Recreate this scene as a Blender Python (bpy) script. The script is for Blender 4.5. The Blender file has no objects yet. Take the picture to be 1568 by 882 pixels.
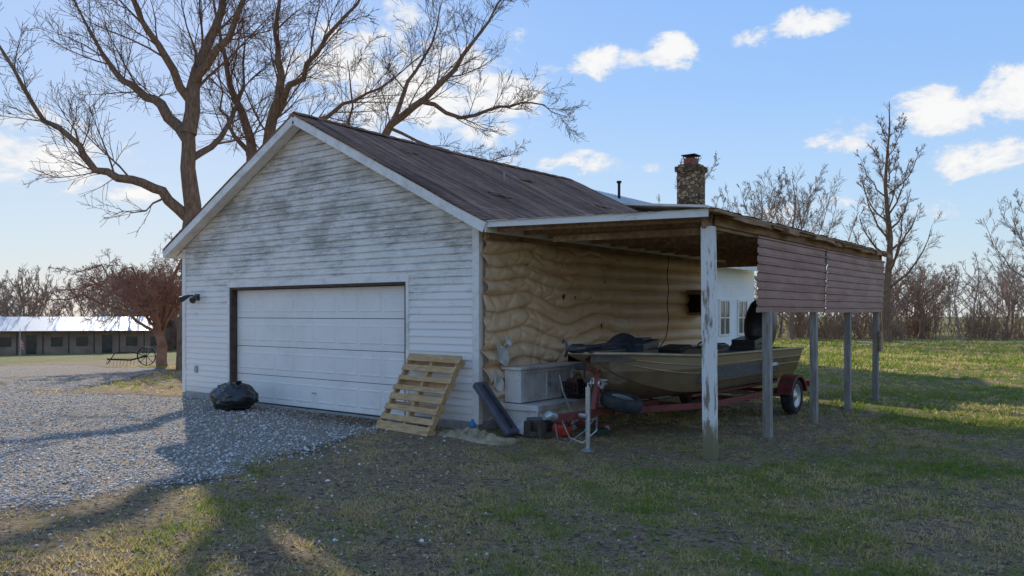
import bpy, math, random
import numpy as np
from mathutils import Vector, Matrix, noise, Quaternion
random.seed(7); np.random.seed(7)
sc=bpy.context.scene
COL=sc.collection
# ------------------------------------------------------------ helpers
CX,CY,CZ=7.40,-8.82,1.70
def at(X,d):   # metres right / ahead of the survey point -> world
    return (CX+.792*X-.610*d, CY+.610*X+.792*d)
def sstep(a,b,x):
    t=min(1,max(0,(x-a)/(b-a))); return t*t*(3-2*t)

class MB:
    def __init__(s): s.v=[];s.f=[]
    def add(s,vs,fs):
        o=len(s.v); s.v+= [tuple(p) for p in vs]; s.f+=[tuple(i+o for i in f) for f in fs]
    def box(s,x0,x1,y0,y1,z0,z1):
        s.add([(x0,y0,z0),(x1,y0,z0),(x1,y1,z0),(x0,y1,z0),(x0,y0,z1),(x1,y0,z1),(x1,y1,z1),(x0,y1,z1)],
              [(0,3,2,1),(4,5,6,7),(0,1,5,4),(1,2,6,5),(2,3,7,6),(3,0,4,7)])
    def obox(s,c,ax,ay,az,hx,hy,hz):
        c=Vector(c);ax=Vector(ax).normalized()*hx;ay=Vector(ay).normalized()*hy;az=Vector(az).normalized()*hz
        P=[c+i*ax+j*ay+k*az for k in(-1,1) for (i,j) in((-1,-1),(1,-1),(1,1),(-1,1))]
        s.add(P,[(0,3,2,1),(4,5,6,7),(0,1,5,4),(1,2,6,5),(2,3,7,6),(3,0,4,7)])
    def beam(s,p0,p1,w,h,up=(0,0,1)):
        p0=Vector(p0);p1=Vector(p1);d=p1-p0;L=d.length;d.normalize()
        sd=d.cross(Vector(up))
        if sd.length<1e-4: sd=d.cross(Vector((0,1,0)))
        sd.normalize();u=sd.cross(d)
        s.obox((p0+p1)/2,d,sd,u,L/2,w/2,h/2)
    def tube(s,pts,rad,n=6,cap=True):
        pts=[Vector(p) for p in pts]; m=len(pts)
        if not isinstance(rad,(list,tuple)): rad=[rad]*m
        o=len(s.v); ref=None
        for i,p in enumerate(pts):
            d=(pts[min(i+1,m-1)]-pts[max(i-1,0)])
            if d.length<1e-9: d=Vector((0,0,1))
            d.normalize()
            if ref is None:
                ref=d.orthogonal().normalized()
            else:
                ref=ref-d*ref.dot(d)
                if ref.length<1e-6: ref=d.orthogonal()
                ref.normalize()
            b=d.cross(ref)
            for k in range(n):
                a=2*math.pi*k/n
                q=p+(ref*math.cos(a)+b*math.sin(a))*rad[i]
                s.v.append((q.x,q.y,q.z))
        for i in range(m-1):
            for k in range(n):
                a=o+i*n+k;b2=o+i*n+(k+1)%n
                s.f.append((a,b2,b2+n,a+n))
        if cap and n>3:
            s.f.append(tuple(o+k for k in range(n-1,-1,-1)))
            s.f.append(tuple(o+(m-1)*n+k for k in range(n)))
    def cyl(s,p0,p1,r,n=16,r1=None): s.tube([p0,p1],[r,r if r1 is None else r1],n)
    def lathe(s,c,axis,prof,n=28):
        c=Vector(c);ax=Vector(axis).normalized();u=ax.orthogonal().normalized();w=ax.cross(u)
        o=len(s.v)
        for (h,r) in prof:
            for k in range(n):
                a=2*math.pi*k/n; q=c+ax*h+(u*math.cos(a)+w*math.sin(a))*r
                s.v.append(tuple(q))
        for i in range(len(prof)-1):
            for k in range(n):
                a=o+i*n+k;b=o+i*n+(k+1)%n
                s.f.append((a,b,b+n,a+n))
    def grid(s,fn,nu,nv):
        o=len(s.v)
        for i in range(nu+1):
            for j in range(nv+1): s.v.append(tuple(fn(i/nu,j/nv)))
        for i in range(nu):
            for j in range(nv):
                a=o+i*(nv+1)+j; s.f.append((a,a+nv+1,a+nv+2,a+1))
    def build(s,name,mat,parent=None,bevel=0,smooth=False,auto=False):
        me=bpy.data.meshes.new(name); me.from_pydata(s.v,[],s.f); me.validate(); me.update()
        ob=bpy.data.objects.new(name,me); COL.objects.link(ob)
        if mat: me.materials.append(mat)
        if smooth: me.polygons.foreach_set('use_smooth',[True]*len(me.polygons))
        if bevel:
            b=ob.modifiers.new('b','BEVEL');b.width=bevel;b.segments=2;b.limit_method='ANGLE'
        if parent:
            ob.parent=parent; ob.matrix_parent_inverse=Matrix.Translation(parent.location).inverted()
        return ob
def empty(name,loc=(0,0,0)):
    e=bpy.data.objects.new(name,None); e.location=loc; COL.objects.link(e); e.empty_display_size=.3
    return e

# ------------------------------------------------------------ materials
class NT:
    def __init__(s,name):
        s.m=bpy.data.materials.new(name); s.m.use_nodes=True; s.t=s.m.node_tree; s.n=s.t.nodes; s.l=s.t.links
        s.b=s.n['Principled BSDF']; s.tc=s.n.new('ShaderNodeTexCoord')
    def link(s,a,b): s.l.new(a,b)
    def map(s,scale=(1,1,1),loc=(0,0,0),rot=(0,0,0)):
        m=s.n.new('ShaderNodeMapping'); m.inputs['Scale'].default_value=scale;m.inputs['Location'].default_value=loc;m.inputs['Rotation'].default_value=rot
        s.link(s.tc.outputs['Object'],m.inputs[0]); return m.outputs[0]
    def noise(s,vec,scale,detail=6,rough=.6,dist=0):
        n=s.n.new('ShaderNodeTexNoise'); n.inputs['Scale'].default_value=scale;n.inputs['Detail'].default_value=detail
        n.inputs['Roughness'].default_value=rough;n.inputs['Distortion'].default_value=dist
        s.link(vec,n.inputs['Vector']); return n.outputs[0]
    def ramp(s,fac,stops):
        r=s.n.new('ShaderNodeValToRGB'); e=r.color_ramp.elements
        while len(e)<len(stops): e.new(.5)
        for i,(p,c) in enumerate(stops):
            e[i].position=p; e[i].color=(c,c,c,1) if isinstance(c,(int,float)) else (*c,1)
        s.link(fac,r.inputs[0]); return r.outputs[0]
    def mix(s,f,a,b,mode='MIX'):
        m=s.n.new('ShaderNodeMix'); m.data_type='RGBA'; m.blend_type=mode
        for idx,v in((0,f),(6,a),(7,b)):
            if isinstance(v,(int,float)): m.inputs[idx].default_value=v
            elif isinstance(v,tuple): m.inputs[idx].default_value=(*v,1)
            else: s.link(v,m.inputs[idx])
        return m.outputs[2]
    def math(s,op,a,b=0,c=None,clamp=False):
        m=s.n.new('ShaderNodeMath'); m.operation=op; m.use_clamp=clamp
        for i,v in enumerate((a,b,c)):
            if v is None: continue
            if isinstance(v,(int,float)): m.inputs[i].default_value=v
            else: s.link(v,m.inputs[i])
        return m.outputs[0]
    def attr(s,name):
        a=s.n.new('ShaderNodeAttribute'); a.attribute_name=name; return a.outputs['Fac']
    def col(s,c): 
        if isinstance(c,tuple): s.b.inputs['Base Color'].default_value=(*c,1)
        else: s.link(c,s.b.inputs['Base Color'])
    def bump(s,h,st=.4,dist=.01):
        b=s.n.new('ShaderNodeBump'); b.inputs['Strength'].default_value=st;b.inputs['Distance'].default_value=dist
        s.link(h,b.inputs['Height']); s.link(b.outputs[0],s.b.inputs['Normal'])
    def set(s,**k):
        for a,v in k.items():
            s.b.inputs[{'rough':'Roughness','metal':'Metallic','spec':'Specular IOR Level','coat':'Coat Weight'}[a]].default_value=v
    def translucent(s,color,f):
        tr=s.n.new('ShaderNodeBsdfTranslucent'); ms=s.n.new('ShaderNodeMixShader'); ms.inputs[0].default_value=f
        if isinstance(color,tuple): tr.inputs[0].default_value=(*color,1)
        else: s.link(color,tr.inputs[0])
        out=[n for n in s.n if n.type=='OUTPUT_MATERIAL'][0]
        s.link(s.b.outputs[0],ms.inputs[1]); s.link(tr.outputs[0],ms.inputs[2]); s.link(ms.outputs[0],out.inputs[0])
def simple(name,c1,c2,scale=4,stretch=(1,1,1),rough=.8,bump=.3,bs=30,metal=0,lo=.35,hi=.65,dist=.005,spec=.3):
    t=NT(name); v=t.map(stretch); n=t.noise(v,scale,6,.65); c=t.ramp(n,[(lo,c1),(hi,c2)]); t.col(c)
    if bump: n2=t.noise(v,bs,5,.6); t.bump(n2,bump,dist)
    t.set(rough=rough,metal=metal,spec=spec)
    return t.m
def sepz(t):
    x=t.n.new('ShaderNodeSeparateXYZ'); t.link(t.tc.outputs['Object'],x.inputs[0]); return x.outputs

def m_siding():
    t=NT('weathered_siding'); X,Y,Z=sepz(t)
    n1=t.noise(t.map((.8,.8,1.6)),1.3,5,.62); n2=t.noise(t.map((1.7,1.7,19)),1.7,6,.72); n3=t.noise(t.map((1,1,1)),28,4,.7)
    g=t.math('SUBTRACT',t.math('MULTIPLY',Z,.16),.40)   # dirtier high on the gable
    g=t.math('MINIMUM',t.math('MAXIMUM',g,-.2),.06)
    s=t.math('ADD',t.math('ADD',t.math('MULTIPLY',n1,.62),t.math('MULTIPLY',n2,.55)),t.math('ADD',g,t.math('MULTIPLY',n3,.12)))
    m=t.ramp(s,[(.68,0),(.84,1)])
    m2=t.ramp(s,[(.55,0),(.74,1)])
    base=t.mix(n2,(.86,.795,.72),(.92,.87,.81))
    c=t.mix(t.math('MULTIPLY',m2,.60),base,(.50,.46,.385))
    c=t.mix(t.math('MULTIPLY',m,.72),c,(.22,.20,.155))
    fl=t.ramp(t.noise(t.map((1.5,1.5,6)),9,5,.75),[(.59,0),(.64,1)])
    c=t.mix(t.math('MULTIPLY',t.math('MULTIPLY',fl,m2),.7),c,(.16,.135,.105))
    fr=t.math('FRACT',t.math('DIVIDE',t.math('SUBTRACT',Z,.12),.112))
    lap=t.ramp(fr,[(.0,.6),(.16,0)]); c=t.mix(t.math('MULTIPLY',lap,t.math('ADD',.4,m2)),c,(.22,.20,.17))
    low=t.ramp(t.math('ADD',Z,t.math('MULTIPLY',n1,.3)),[(.2,1),(.5,0)])
    c=t.mix(t.math('MULTIPLY',low,.4),c,(.36,.32,.26))
    t.col(c); t.bump(n3,.25,.004); t.set(rough=.75,spec=.2); return t.m
SIDING=m_siding()
def m_white(name,base=(.87,.81,.74),dirt=(.35,.33,.28),amt=.6,sc=3,st=(1,1,1)):
    t=NT(name); n=t.noise(t.map(st),sc,8,.7); n2=t.noise(t.map(st),sc*9,5,.7)
    m=t.ramp(t.math('ADD',t.math('MULTIPLY',n,.7),t.math('MULTIPLY',n2,.3)),[(.47,0),(.68,1)])
    t.col(t.mix(t.math('MULTIPLY',m,amt),base,dirt)); t.bump(n2,.25,.004); t.set(rough=.6,spec=.3); return t.m
TRIM=m_white('painted_trim'); DOORM=m_white('door_paint',(.90,.835,.76),(.62,.57,.50),.4,1.2)
PEELW=m_white('peeling_fascia_paint',(.82,.78,.73),(.20,.16,.12),.9,3,(.3,1,1))
BROWN=simple('brown_jamb',(.06,.042,.034),(.11,.075,.055),6)
def m_roof():
    t=NT('asphalt_shingles')
    v=t.map((1,1,1))
    sw=t.n.new('ShaderNodeCombineXYZ'); X,Y,Z=sepz(t); t.link(Y,sw.inputs[0]); t.link(Z,sw.inputs[1])
    br=t.n.new('ShaderNodeTexBrick'); br.inputs['Scale'].default_value=1; br.inputs['Brick Width'].default_value=.3; br.inputs['Row Height'].default_value=.064
    br.inputs['Mortar Size'].default_value=.006; br.inputs['Color1'].default_value=(.19,.11,.075,1);br.inputs['Color2'].default_value=(.30,.18,.13,1);br.inputs['Mortar'].default_value=(.03,.02,.018,1)
    t.link(sw.outputs[0],br.inputs['Vector'])
    st=t.noise(t.map((.25,3.2,.25)),1.3,7,.7)
    c=t.mix(t.ramp(st,[(.42,0),(.62,.7)]),br.outputs[0],(.48,.26,.17))
    st2=t.noise(t.map((.3,5,.3),(3,9,1)),1.1,7,.7)
    c=t.mix(t.ramp(st2,[(.48,0),(.62,.75)]),c,(.08,.052,.04))
    pt=t.noise(v,.6,4,.6); c=t.mix(t.ramp(pt,[(.45,0),(.65,.45)]),c,(.10,.065,.05))
    t.col(c); h=t.math('ADD',br.outputs[1],t.math('MULTIPLY',t.noise(v,60,3,.6),-.4)); 
    t.bump(t.math('MULTIPLY',h,-1),.7,.012); t.set(rough=.95,spec=.05); return t.m
ROOF=m_roof()
def m_wood(name,c1,c2,c3,st=(1,12,12),sc=2,rough=.85):
    t=NT(name); v=t.map(st); n=t.noise(v,sc,8,.7,.3); n2=t.noise(t.map((1,1,1)),1.7,4,.6)
    c=t.ramp(n,[(.3,c1),(.55,c2),(.72,c3)]); c=t.mix(t.ramp(n2,[(.4,0),(.65,.5)]),c,c1)
    t.col(c); t.bump(n,.5,.006); t.set(rough=rough,spec=.2); return t.m
PALLET=m_wood('pallet_wood',(.36,.21,.10),(.62,.39,.19),(.76,.52,.29),(1.5,9,9),3)
DECK=m_wood('rotting_deck_wood',(.16,.09,.05),(.42,.25,.14),(.62,.45,.28),(6,1,6),2)
OLDW=m_wood('rough_timber',(.16,.10,.06),(.42,.27,.16),(.60,.44,.29),(4,1,4),3)
GREYPOST=m_wood('grey_post_wood',(.18,.155,.13),(.38,.34,.30),(.52,.48,.44),(9,9,1),3)
def m_post():
    t=NT('flaking_post_paint'); X,Y,Z=sepz(t)
    n=t.noise(t.map((5,5,1)),2.4,8,.75)
    low=t.ramp(Z,[(.05,.28),(.5,0)])
    m=t.ramp(t.math('ADD',n,low),[(.52,0),(.6,1)])
    c=t.mix(m,(.78,.74,.69),(.26,.20,.14)); g=t.ramp(t.math('ADD',Z,t.math('MULTIPLY',n,.3)),[(.25,.8),(.6,0)])
    c=t.mix(g,c,(.17,.165,.06)); t.col(c); t.bump(n,.5,.006); t.set(rough=.8); return t.m
POSTM=m_post()
def m_panel():
    t=NT('faded_red_metal'); n=t.noise(t.map((1,.7,3)),2,7,.7); n2=t.noise(t.map((1,1,1)),14,5,.7)
    c=t.ramp(n,[(.35,(.25,.105,.08)),(.65,(.38,.21,.17))]); c=t.mix(t.ramp(n2,[(.58,0),(.72,.7)]),c,(.19,.08,.04))
    t.col(c); t.bump(n2,.15,.003); t.set(rough=.5,metal=.1,spec=.4); return t.m
PANEL=m_panel()
def m_tarp():
    t=NT('tan_tarp'); n=t.noise(t.map((1,1,1.2)),1.1,5,.55); n2=t.noise(t.map((1,1,1)),45,3,.6); X,Y,Z=sepz(t)
    c=t.ramp(n,[(.3,(.80,.54,.32)),(.5,(.88,.63,.40)),(.7,(.90,.70,.48))])
    cr=t.ramp(t.attr('crease'),[(0,1),(.5,0)]); c=t.mix(t.math('MULTIPLY',cr,.55),c,(.30,.175,.09))  # fold shading painted into the tarp colour, darker in the creases
    low=t.ramp(t.math('ADD',Z,t.math('MULTIPLY',n,.5)),[(0.45,.85),(1.0,0)])
    d=t.ramp(t.noise(t.map((1,2,1)),3,6,.7),[(.56,0),(.76,.42)])
    c=t.mix(d,c,(.46,.28,.15)); c=t.mix(low,c,(.78,.70,.62))
    t.col(c); t.bump(n2,.06,.003); t.set(rough=.5,spec=.25)
    return t.m
TARP=m_tarp()
BLACKP=simple('black_plastic',(.018,.018,.020),(.045,.045,.048),8,rough=.38,bump=.25,bs=14,spec=.5)
BAG=simple('garbage_bag_plastic',(.012,.012,.014),(.025,.025,.027),8,rough=.28,bump=.6,bs=9,dist=.02,spec=.6)
RUBBER=simple('tire_rubber',(.02,.02,.021),(.055,.052,.05),9,rough=.85)
STEEL=simple('galvanised_steel',(.42,.42,.42),(.62,.62,.62),12,rough=.38,metal=.7,bump=.1)
REDM=simple('maroon_trailer_paint',(.13,.03,.025),(.24,.06,.05),6,rough=.5,metal=.1)
REDP=simple('red_plastic',(.38,.03,.02),(.5,.05,.03),6,rough=.45,bump=.1)
GLASS=simple('window_glass',(.025,.03,.035),(.05,.06,.07),2,rough=.08,bump=.02,spec=.8)
DARK=simple('dark_void',(.012,.011,.011),(.024,.02,.018),3)
CONC=simple('concrete',(.26,.25,.23),(.42,.40,.36),5)
def m_hull():
    t=NT('hull_paint'); X,Y,Z=sepz(t); n=t.noise(t.map((1,1,2)),3,6,.6)
    c=t.ramp(n,[(.3,(.24,.16,.085)),(.7,(.34,.235,.135))])
    st=t.ramp(Z,[(.95,0),(.955,1)]); c=t.mix(st,c,(.46,.34,.21))
    dk=t.ramp(Z,[(.60,1),(.66,0)]); c=t.mix(dk,c,(.17,.14,.105))
    t.col(c); t.set(rough=.26,metal=.4,spec=.6); t.bump(n,.05,.01); return t.m
HULL=m_hull()
CARPET=simple('boat_deck_carpet',(.10,.09,.08),(.17,.155,.14),20,rough=.95)
BARK=simple('tree_bark',(.13,.08,.05),(.32,.20,.13),5,(4,4,.8),rough=.95,bump=.8,bs=9,dist=.03,spec=.1)
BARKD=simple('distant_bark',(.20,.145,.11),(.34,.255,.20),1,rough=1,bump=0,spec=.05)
BARKR=simple('reddish_twig_bark',(.24,.125,.08),(.40,.23,.16),3,rough=1,bump=0,spec=.05)
WHITEP=m_white('white_cabinet_paint',(.78,.73,.67),(.28,.25,.20),.8,4)

# ------------------------------------------------------------ ground
POLY=[(-1.6,-.05),(-1.05,-1.4),(-.5,-3.0),(-.05,-4.5),(-.3,-6.0),(-1.2,-9),(-3,-15),(-45,-22),(-45,-6),(-30,-3.5),(-17,-.9),(-10.6,-1.3),(-8.7,-.5),(-8.0,.0),(-7.9,.6),(-1.6,.6)]
POLY2=[(-10.8,-1.5),(-17,-.9),(-34,-3),(-34,8),(-17,4.6),(-14.5,3.2),(-12.8,.9)]
def polysd(px,py,poly):
    P=np.array(poly); n=len(P); inside=np.zeros(px.shape,bool); dmin=np.full(px.shape,1e9)
    for i in range(n):
        a=P[i];b=P[(i+1)%n]
        cond=((a[1]>py)!=(b[1]>py))
        with np.errstate(divide='ignore',invalid='ignore'):
            xi=(b[0]-a[0])*(py-a[1])/(b[1]-a[1]+1e-12)+a[0]
        inside^=(cond&(px<xi))
        e=b-a;L=(e**2).sum(); tt=np.clip(((px-a[0])*e[0]+(py-a[1])*e[1])/L,0,1)
        dmin=np.minimum(dmin,np.hypot(px-a[0]-tt*e[0],py-a[1]-tt*e[1]))
    return np.where(inside,dmin,-dmin)
def lown(x,y,s=1,seed=0):
    x=x*s;y=y*s
    return (np.sin(x*1.3+seed+1.7*np.sin(y*.9+seed))+np.sin(y*1.7-seed*2+1.3*np.sin(x*1.1))+np.sin((x+y)*2.3+seed*3)*.6+np.sin((x-y)*3.7+1.9*np.sin(x*2.1))*.45)/3.05
def gz(x,y):
    x=np.asarray(x,float);y=np.asarray(y,float)
    z=-.04*np.clip(-15-x,0,57)
    near=np.clip(np.maximum(np.maximum(-8.2-x,x-4.2),np.maximum(-y-.6,y-8.5)),0,2)/2
    z=z+near*(.03*lown(x,y,.7,2)+.015*lown(x,y,2.3,5))
    return z
def gsd(x,y): return np.maximum(polysd(x,y,POLY),polysd(x,y,POLY2))
def grav(x,y):
    sd=gsd(x,y)+.28*lown(x,y,2.1,1)+.12*lown(x,y,6,4)
    return np.clip(sd/.9+.5,0,1)
def dry(x,y):  # worn, bare strip beside the drive and along the walls
    sd=gsd(x,y); a=np.clip(1.15+(sd+.3)/4.2,0,1)+.4*lown(x,y,1.1,7)*(sd>-7)
    b=np.clip(1-np.maximum(0,-y-.1)/1.8,0,1)*((x>-2)&(x<4.2)&(y<6))
    c=.35+.5*lown(x,y,.55,13)
    return np.clip(np.maximum(np.maximum(a,b*.85),c*(y<4)),0,1)
def axis(lo,hi,step,far):
    a=list(np.arange(lo,hi+1e-6,step)); s=step
    x=hi
    while x<far: s*=1.25; x+=s; a.append(x)
    x=lo;s=step
    while x>-far: s*=1.25; x-=s; a.insert(0,x)
    return np.array(a)
ax_=axis(-24,15,.2,900); ay_=axis(-11,20,.2,900)
GX,GY=np.meshgrid(ax_,ay_,indexing='ij'); GZ=gz(GX,GY); nx,ny=GX.shape
co=np.stack([GX,GY,GZ],-1).reshape(-1,3)
idx=np.arange(nx*ny).reshape(nx,ny)
fa=np.stack([idx[:-1,:-1],idx[1:,:-1],idx[1:,1:],idx[:-1,1:]],-1).reshape(-1,4)
def npmesh(name,co,fa,mat,smooth=False,attrs={}):
    me=bpy.data.meshes.new(name); k=fa.shape[1]
    me.vertices.add(len(co)); me.vertices.foreach_set('co',co.astype(np.float32).ravel())
    me.loops.add(fa.size); me.loops.foreach_set('vertex_index',fa.astype(np.int32).ravel())
    me.polygons.add(len(fa)); me.polygons.foreach_set('loop_start',np.arange(0,fa.size,k,dtype=np.int32))
    if smooth: me.polygons.foreach_set('use_smooth',np.ones(len(fa),bool))
    for a,v in attrs.items():
        at_=me.attributes.new(a,'FLOAT','POINT'); at_.data.foreach_set('value',v.astype(np.float32).ravel())
    me.update(calc_edges=True); ob=bpy.data.objects.new(name,me); COL.objects.link(ob); me.materials.append(mat); return ob
def m_ground():
    t=NT('ground_soil_grass'); v=t.map()
    n1=t.noise(v,.35,4,.6); n2=t.noise(v,1.7,7,.7); n3=t.noise(v,14,6,.8); n4=t.noise(v,70,3,.8)
    dirt=t.ramp(n3,[(.35,(.11,.068,.04)),(.63,(.58,.41,.265))])
    straw=t.ramp(n4,[(.36,(.11,.075,.035)),(.63,(.66,.50,.27))])
    green=t.ramp(n4,[(.36,(.04,.05,.010)),(.63,(.40,.40,.11))])
    c=t.mix(t.ramp(t.math('ADD',t.math('MULTIPLY',n2,.6),t.math('MULTIPLY',n3,.4)),[(.45,0),(.55,1)]),dirt,straw)
    gm=t.math('SUBTRACT',t.math('ADD',t.math('MULTIPLY',n1,.45),t.math('ADD',t.math('MULTIPLY',n2,.3),t.math('MULTIPLY',n3,.25))),t.math('MULTIPLY',t.attr('dry'),.15))
    c=t.mix(t.ramp(gm,[(.44,0),(.51,.9)]),c,green)
    gl=t.ramp(n3,[(.32,.7),(.5,0)]); c=t.mix(gl,c,(.05,.035,.02))
    vo=t.n.new('ShaderNodeTexVoronoi'); vo.inputs['Scale'].default_value=34; t.link(v,vo.inputs['Vector'])
    sx=t.n.new('ShaderNodeSeparateColor'); t.link(vo.outputs['Color'],sx.inputs[0])
    gcol=t.ramp(sx.outputs[0],[(0,(.42,.365,.32)),(.5,(.66,.585,.52)),(1,(.88,.81,.73))])
    gcol=t.mix(t.ramp(vo.outputs['Distance'],[(.3,0),(.75,.85)]),gcol,(.16,.13,.10))
    gcol=t.mix(t.ramp(n2,[(.42,0),(.62,.6)]),gcol,(.54,.40,.28))
    f=t.ramp(t.math('ADD',t.attr('grav'),t.math('MULTIPLY',t.math('SUBTRACT',n3,.5),1.2)),[(.4,0),(.62,1)])
    c=t.mix(f,c,gcol); t.col(c)
    h=t.mix(f,t.math('ADD',n3,t.math('MULTIPLY',n4,.5)),t.math('MULTIPLY',vo.outputs['Distance'],-1.5))
    t.bump(h,1.0,.05); t.set(rough=.95,spec=.08); return t.m
GROUND=m_ground()
npmesh('ground',co,fa,GROUND,True,{'grav':grav(GX,GY).ravel(),'dry':dry(GX,GY).ravel()})

def attrmat(name,stops,rough=.9,trans=0):
    t=NT(name); c=t.ramp(t.attr('v'),stops); t.col(c); t.set(rough=rough,spec=.12)
    if trans: t.translucent(c,trans)
    return t.m
N=50000
d=3.8+ (np.random.rand(N)**1.6)*16
X=(-.78+np.random.rand(N)*.75)*d
px=CX+.792*X-.610*d; py=CY+.610*X+.792*d
g=grav(px,py); keep=(np.random.rand(N)<np.clip(g*1.1,.03,1))&~((px>-7.9)&(px<.1)&(py>-.04)); px,py,d=px[keep],py[keep],d[keep]; n=len(px)
sz=(.007+.014*np.random.rand(n)**2)*(1+d*.02)
octa=np.array([(1,0,0),(-1,0,0),(0,1,0),(0,-1,0),(0,0,1),(0,0,-1)],float)
of=np.array([(0,2,4),(2,1,4),(1,3,4),(3,0,4),(2,0,5),(1,2,5),(3,1,5),(0,3,5)])
jit=octa[None]*(.6+.7*np.random.rand(n,6,1))+.25*np.random.randn(n,6,3)
jit[...,2]*=.65
th=np.random.rand(n)*6.28; c_,s_=np.cos(th)[:,None],np.sin(th)[:,None]
jx=jit[...,0]*c_-jit[...,1]*s_; jy=jit[...,0]*s_+jit[...,1]*c_
V=np.stack([jx*sz[:,None]+px[:,None],jy*sz[:,None]+py[:,None],jit[...,2]*sz[:,None]+gz(px,py)[:,None]+.004],-1)
F=(of[None]+6*np.arange(n)[:,None,None]).reshape(-1,3)
npmesh('gravel_driveway',V.reshape(-1,3),F,attrmat('gravel_stone',[(0,(.34,.295,.255)),(.5,(.64,.57,.505)),(1,(.88,.81,.73))]),False,{'v':np.repeat(np.random.rand(n),6)})

def inbuild(px,py): return ((px>-7.95)&(px<.06)&(py>-.05)&(py<8.4))
def blades(N,dmin,dmax,pw,hmul,wmul,xl=-.72,xr=.74,gb=0,tuft=9,tr=.045):
    M=N//tuft
    d=dmin+(np.random.rand(M)**pw)*(dmax-dmin); X=(xl+np.random.rand(M)*(xr-xl))*d
    cx=CX+.792*X-.610*d; cy=CY+.610*X+.792*d; vig=np.random.rand(M)
    g=grav(cx,cy); dr=dry(cx,cy); dens=.50+.5*lown(cx,cy,1.6,3)+.35*lown(cx,cy,5,6)+gb-.45*dr
    keep=(np.random.rand(M)<np.clip(dens*1.2+.12,.07,1)*np.clip(1-g*1.15,.015,1))
    cx,cy,d,vig,dr=cx[keep],cy[keep],d[keep],vig[keep],dr[keep]
    grn=np.clip(.42+.5*lown(cx,cy,.8,9)+.42*lown(cx,cy,3.3,2)+.28*np.random.randn(len(cx))+gb*.5-.30*dr,0,1)
    cx,cy,d,vig,grn=[np.repeat(q,tuft) for q in(cx,cy,d,vig,grn)]; n=len(cx)
    rr_=tr*np.random.rand(n)**.7*(1+d*.03)*(.5+vig); aa=np.random.rand(n)*6.28
    px=cx+rr_*np.cos(aa);py=cy+rr_*np.sin(aa)
    ok=~inbuild(px,py); px,py,d,vig,grn,aa=[q[ok] for q in(px,py,d,vig,grn,aa)]; n=len(px)
    h=(.018+.036*np.random.rand(n))*hmul*(.5+1.0*vig)*(.7+.6*grn); w=.0038*wmul*(.7+.6*np.random.rand(n))*(1+d*.06)
    th=np.random.rand(n)*6.28; ln=(.3+.9*np.random.rand(n))*h
    z=gz(px,py)-.003
    p0=np.stack([px-w*np.cos(th),py-w*np.sin(th),z],-1);p1=np.stack([px+w*np.cos(th),py+w*np.sin(th),z],-1)
    p2=np.stack([px+ln*np.cos(aa),py+ln*np.sin(aa),z+h],-1)
    return np.stack([p0,p1,p2],1).reshape(-1,3), np.repeat(np.clip(grn+.10*np.random.randn(n),0,1),3)
A,a1=blades(290000,3.6,13,1.5,1,1); B,b1=blades(110000,12,30,1.2,1.4,1.8,gb=.10); C,c1=blades(60000,24,50,1.1,2.0,3.2,.2,.8,gb=.10,tr=.1)
V=np.concatenate([A,B,C]); F=np.arange(len(V)).reshape(-1,3)
npmesh('grass',V,F,attrmat('grass_blades',[(0,(.68,.50,.26)),(.38,(.54,.43,.17)),(.56,(.31,.33,.075)),(1,(.18,.27,.04))],trans=.5),False,{'v':np.concatenate([a1,b1,c1])})
N=20000; d=3.8+(np.random.rand(N)**1.5)*13; X=(-.7+np.random.rand(N)*1.42)*d
px=CX+.792*X-.610*d; py=CY+.610*X+.792*d; k=~inbuild(px,py)&(np.random.rand(N)<(1-.8*grav(px,py))*(.35+.65*np.clip(.5+lown(px,py,1.3,4),0,1))); px,py=px[k],py[k]; n=len(px)
m_=2600; dx=-1.6-np.abs(np.random.randn(m_))*1.3; dy=-.12-np.abs(np.random.randn(m_))*.33
px=np.concatenate([px,dx]);py=np.concatenate([py,dy]);n=len(px)
s=.008+.015*np.random.rand(n); th=np.random.rand(n)*6.28; q=np.array([(-1,-.1),(0,-.55),(1,.1),(0,.6)])
lx=(q[None,:,0]*np.cos(th)[:,None]-q[None,:,1]*np.sin(th)[:,None])*s[:,None]+px[:,None]
ly=(q[None,:,0]*np.sin(th)[:,None]+q[None,:,1]*np.cos(th)[:,None])*s[:,None]+py[:,None]
lz=gz(px,py)[:,None]+.010+.016*np.random.rand(n,4)
npmesh('fallen_leaves',np.stack([lx,ly,lz],-1).reshape(-1,3),np.arange(n*4).reshape(-1,4),attrmat('dead_leaf',[(0,(.09,.05,.03)),(.6,(.26,.155,.09)),(1,(.56,.43,.29))]),False,{'v':np.repeat(np.random.rand(n),4)})

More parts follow.
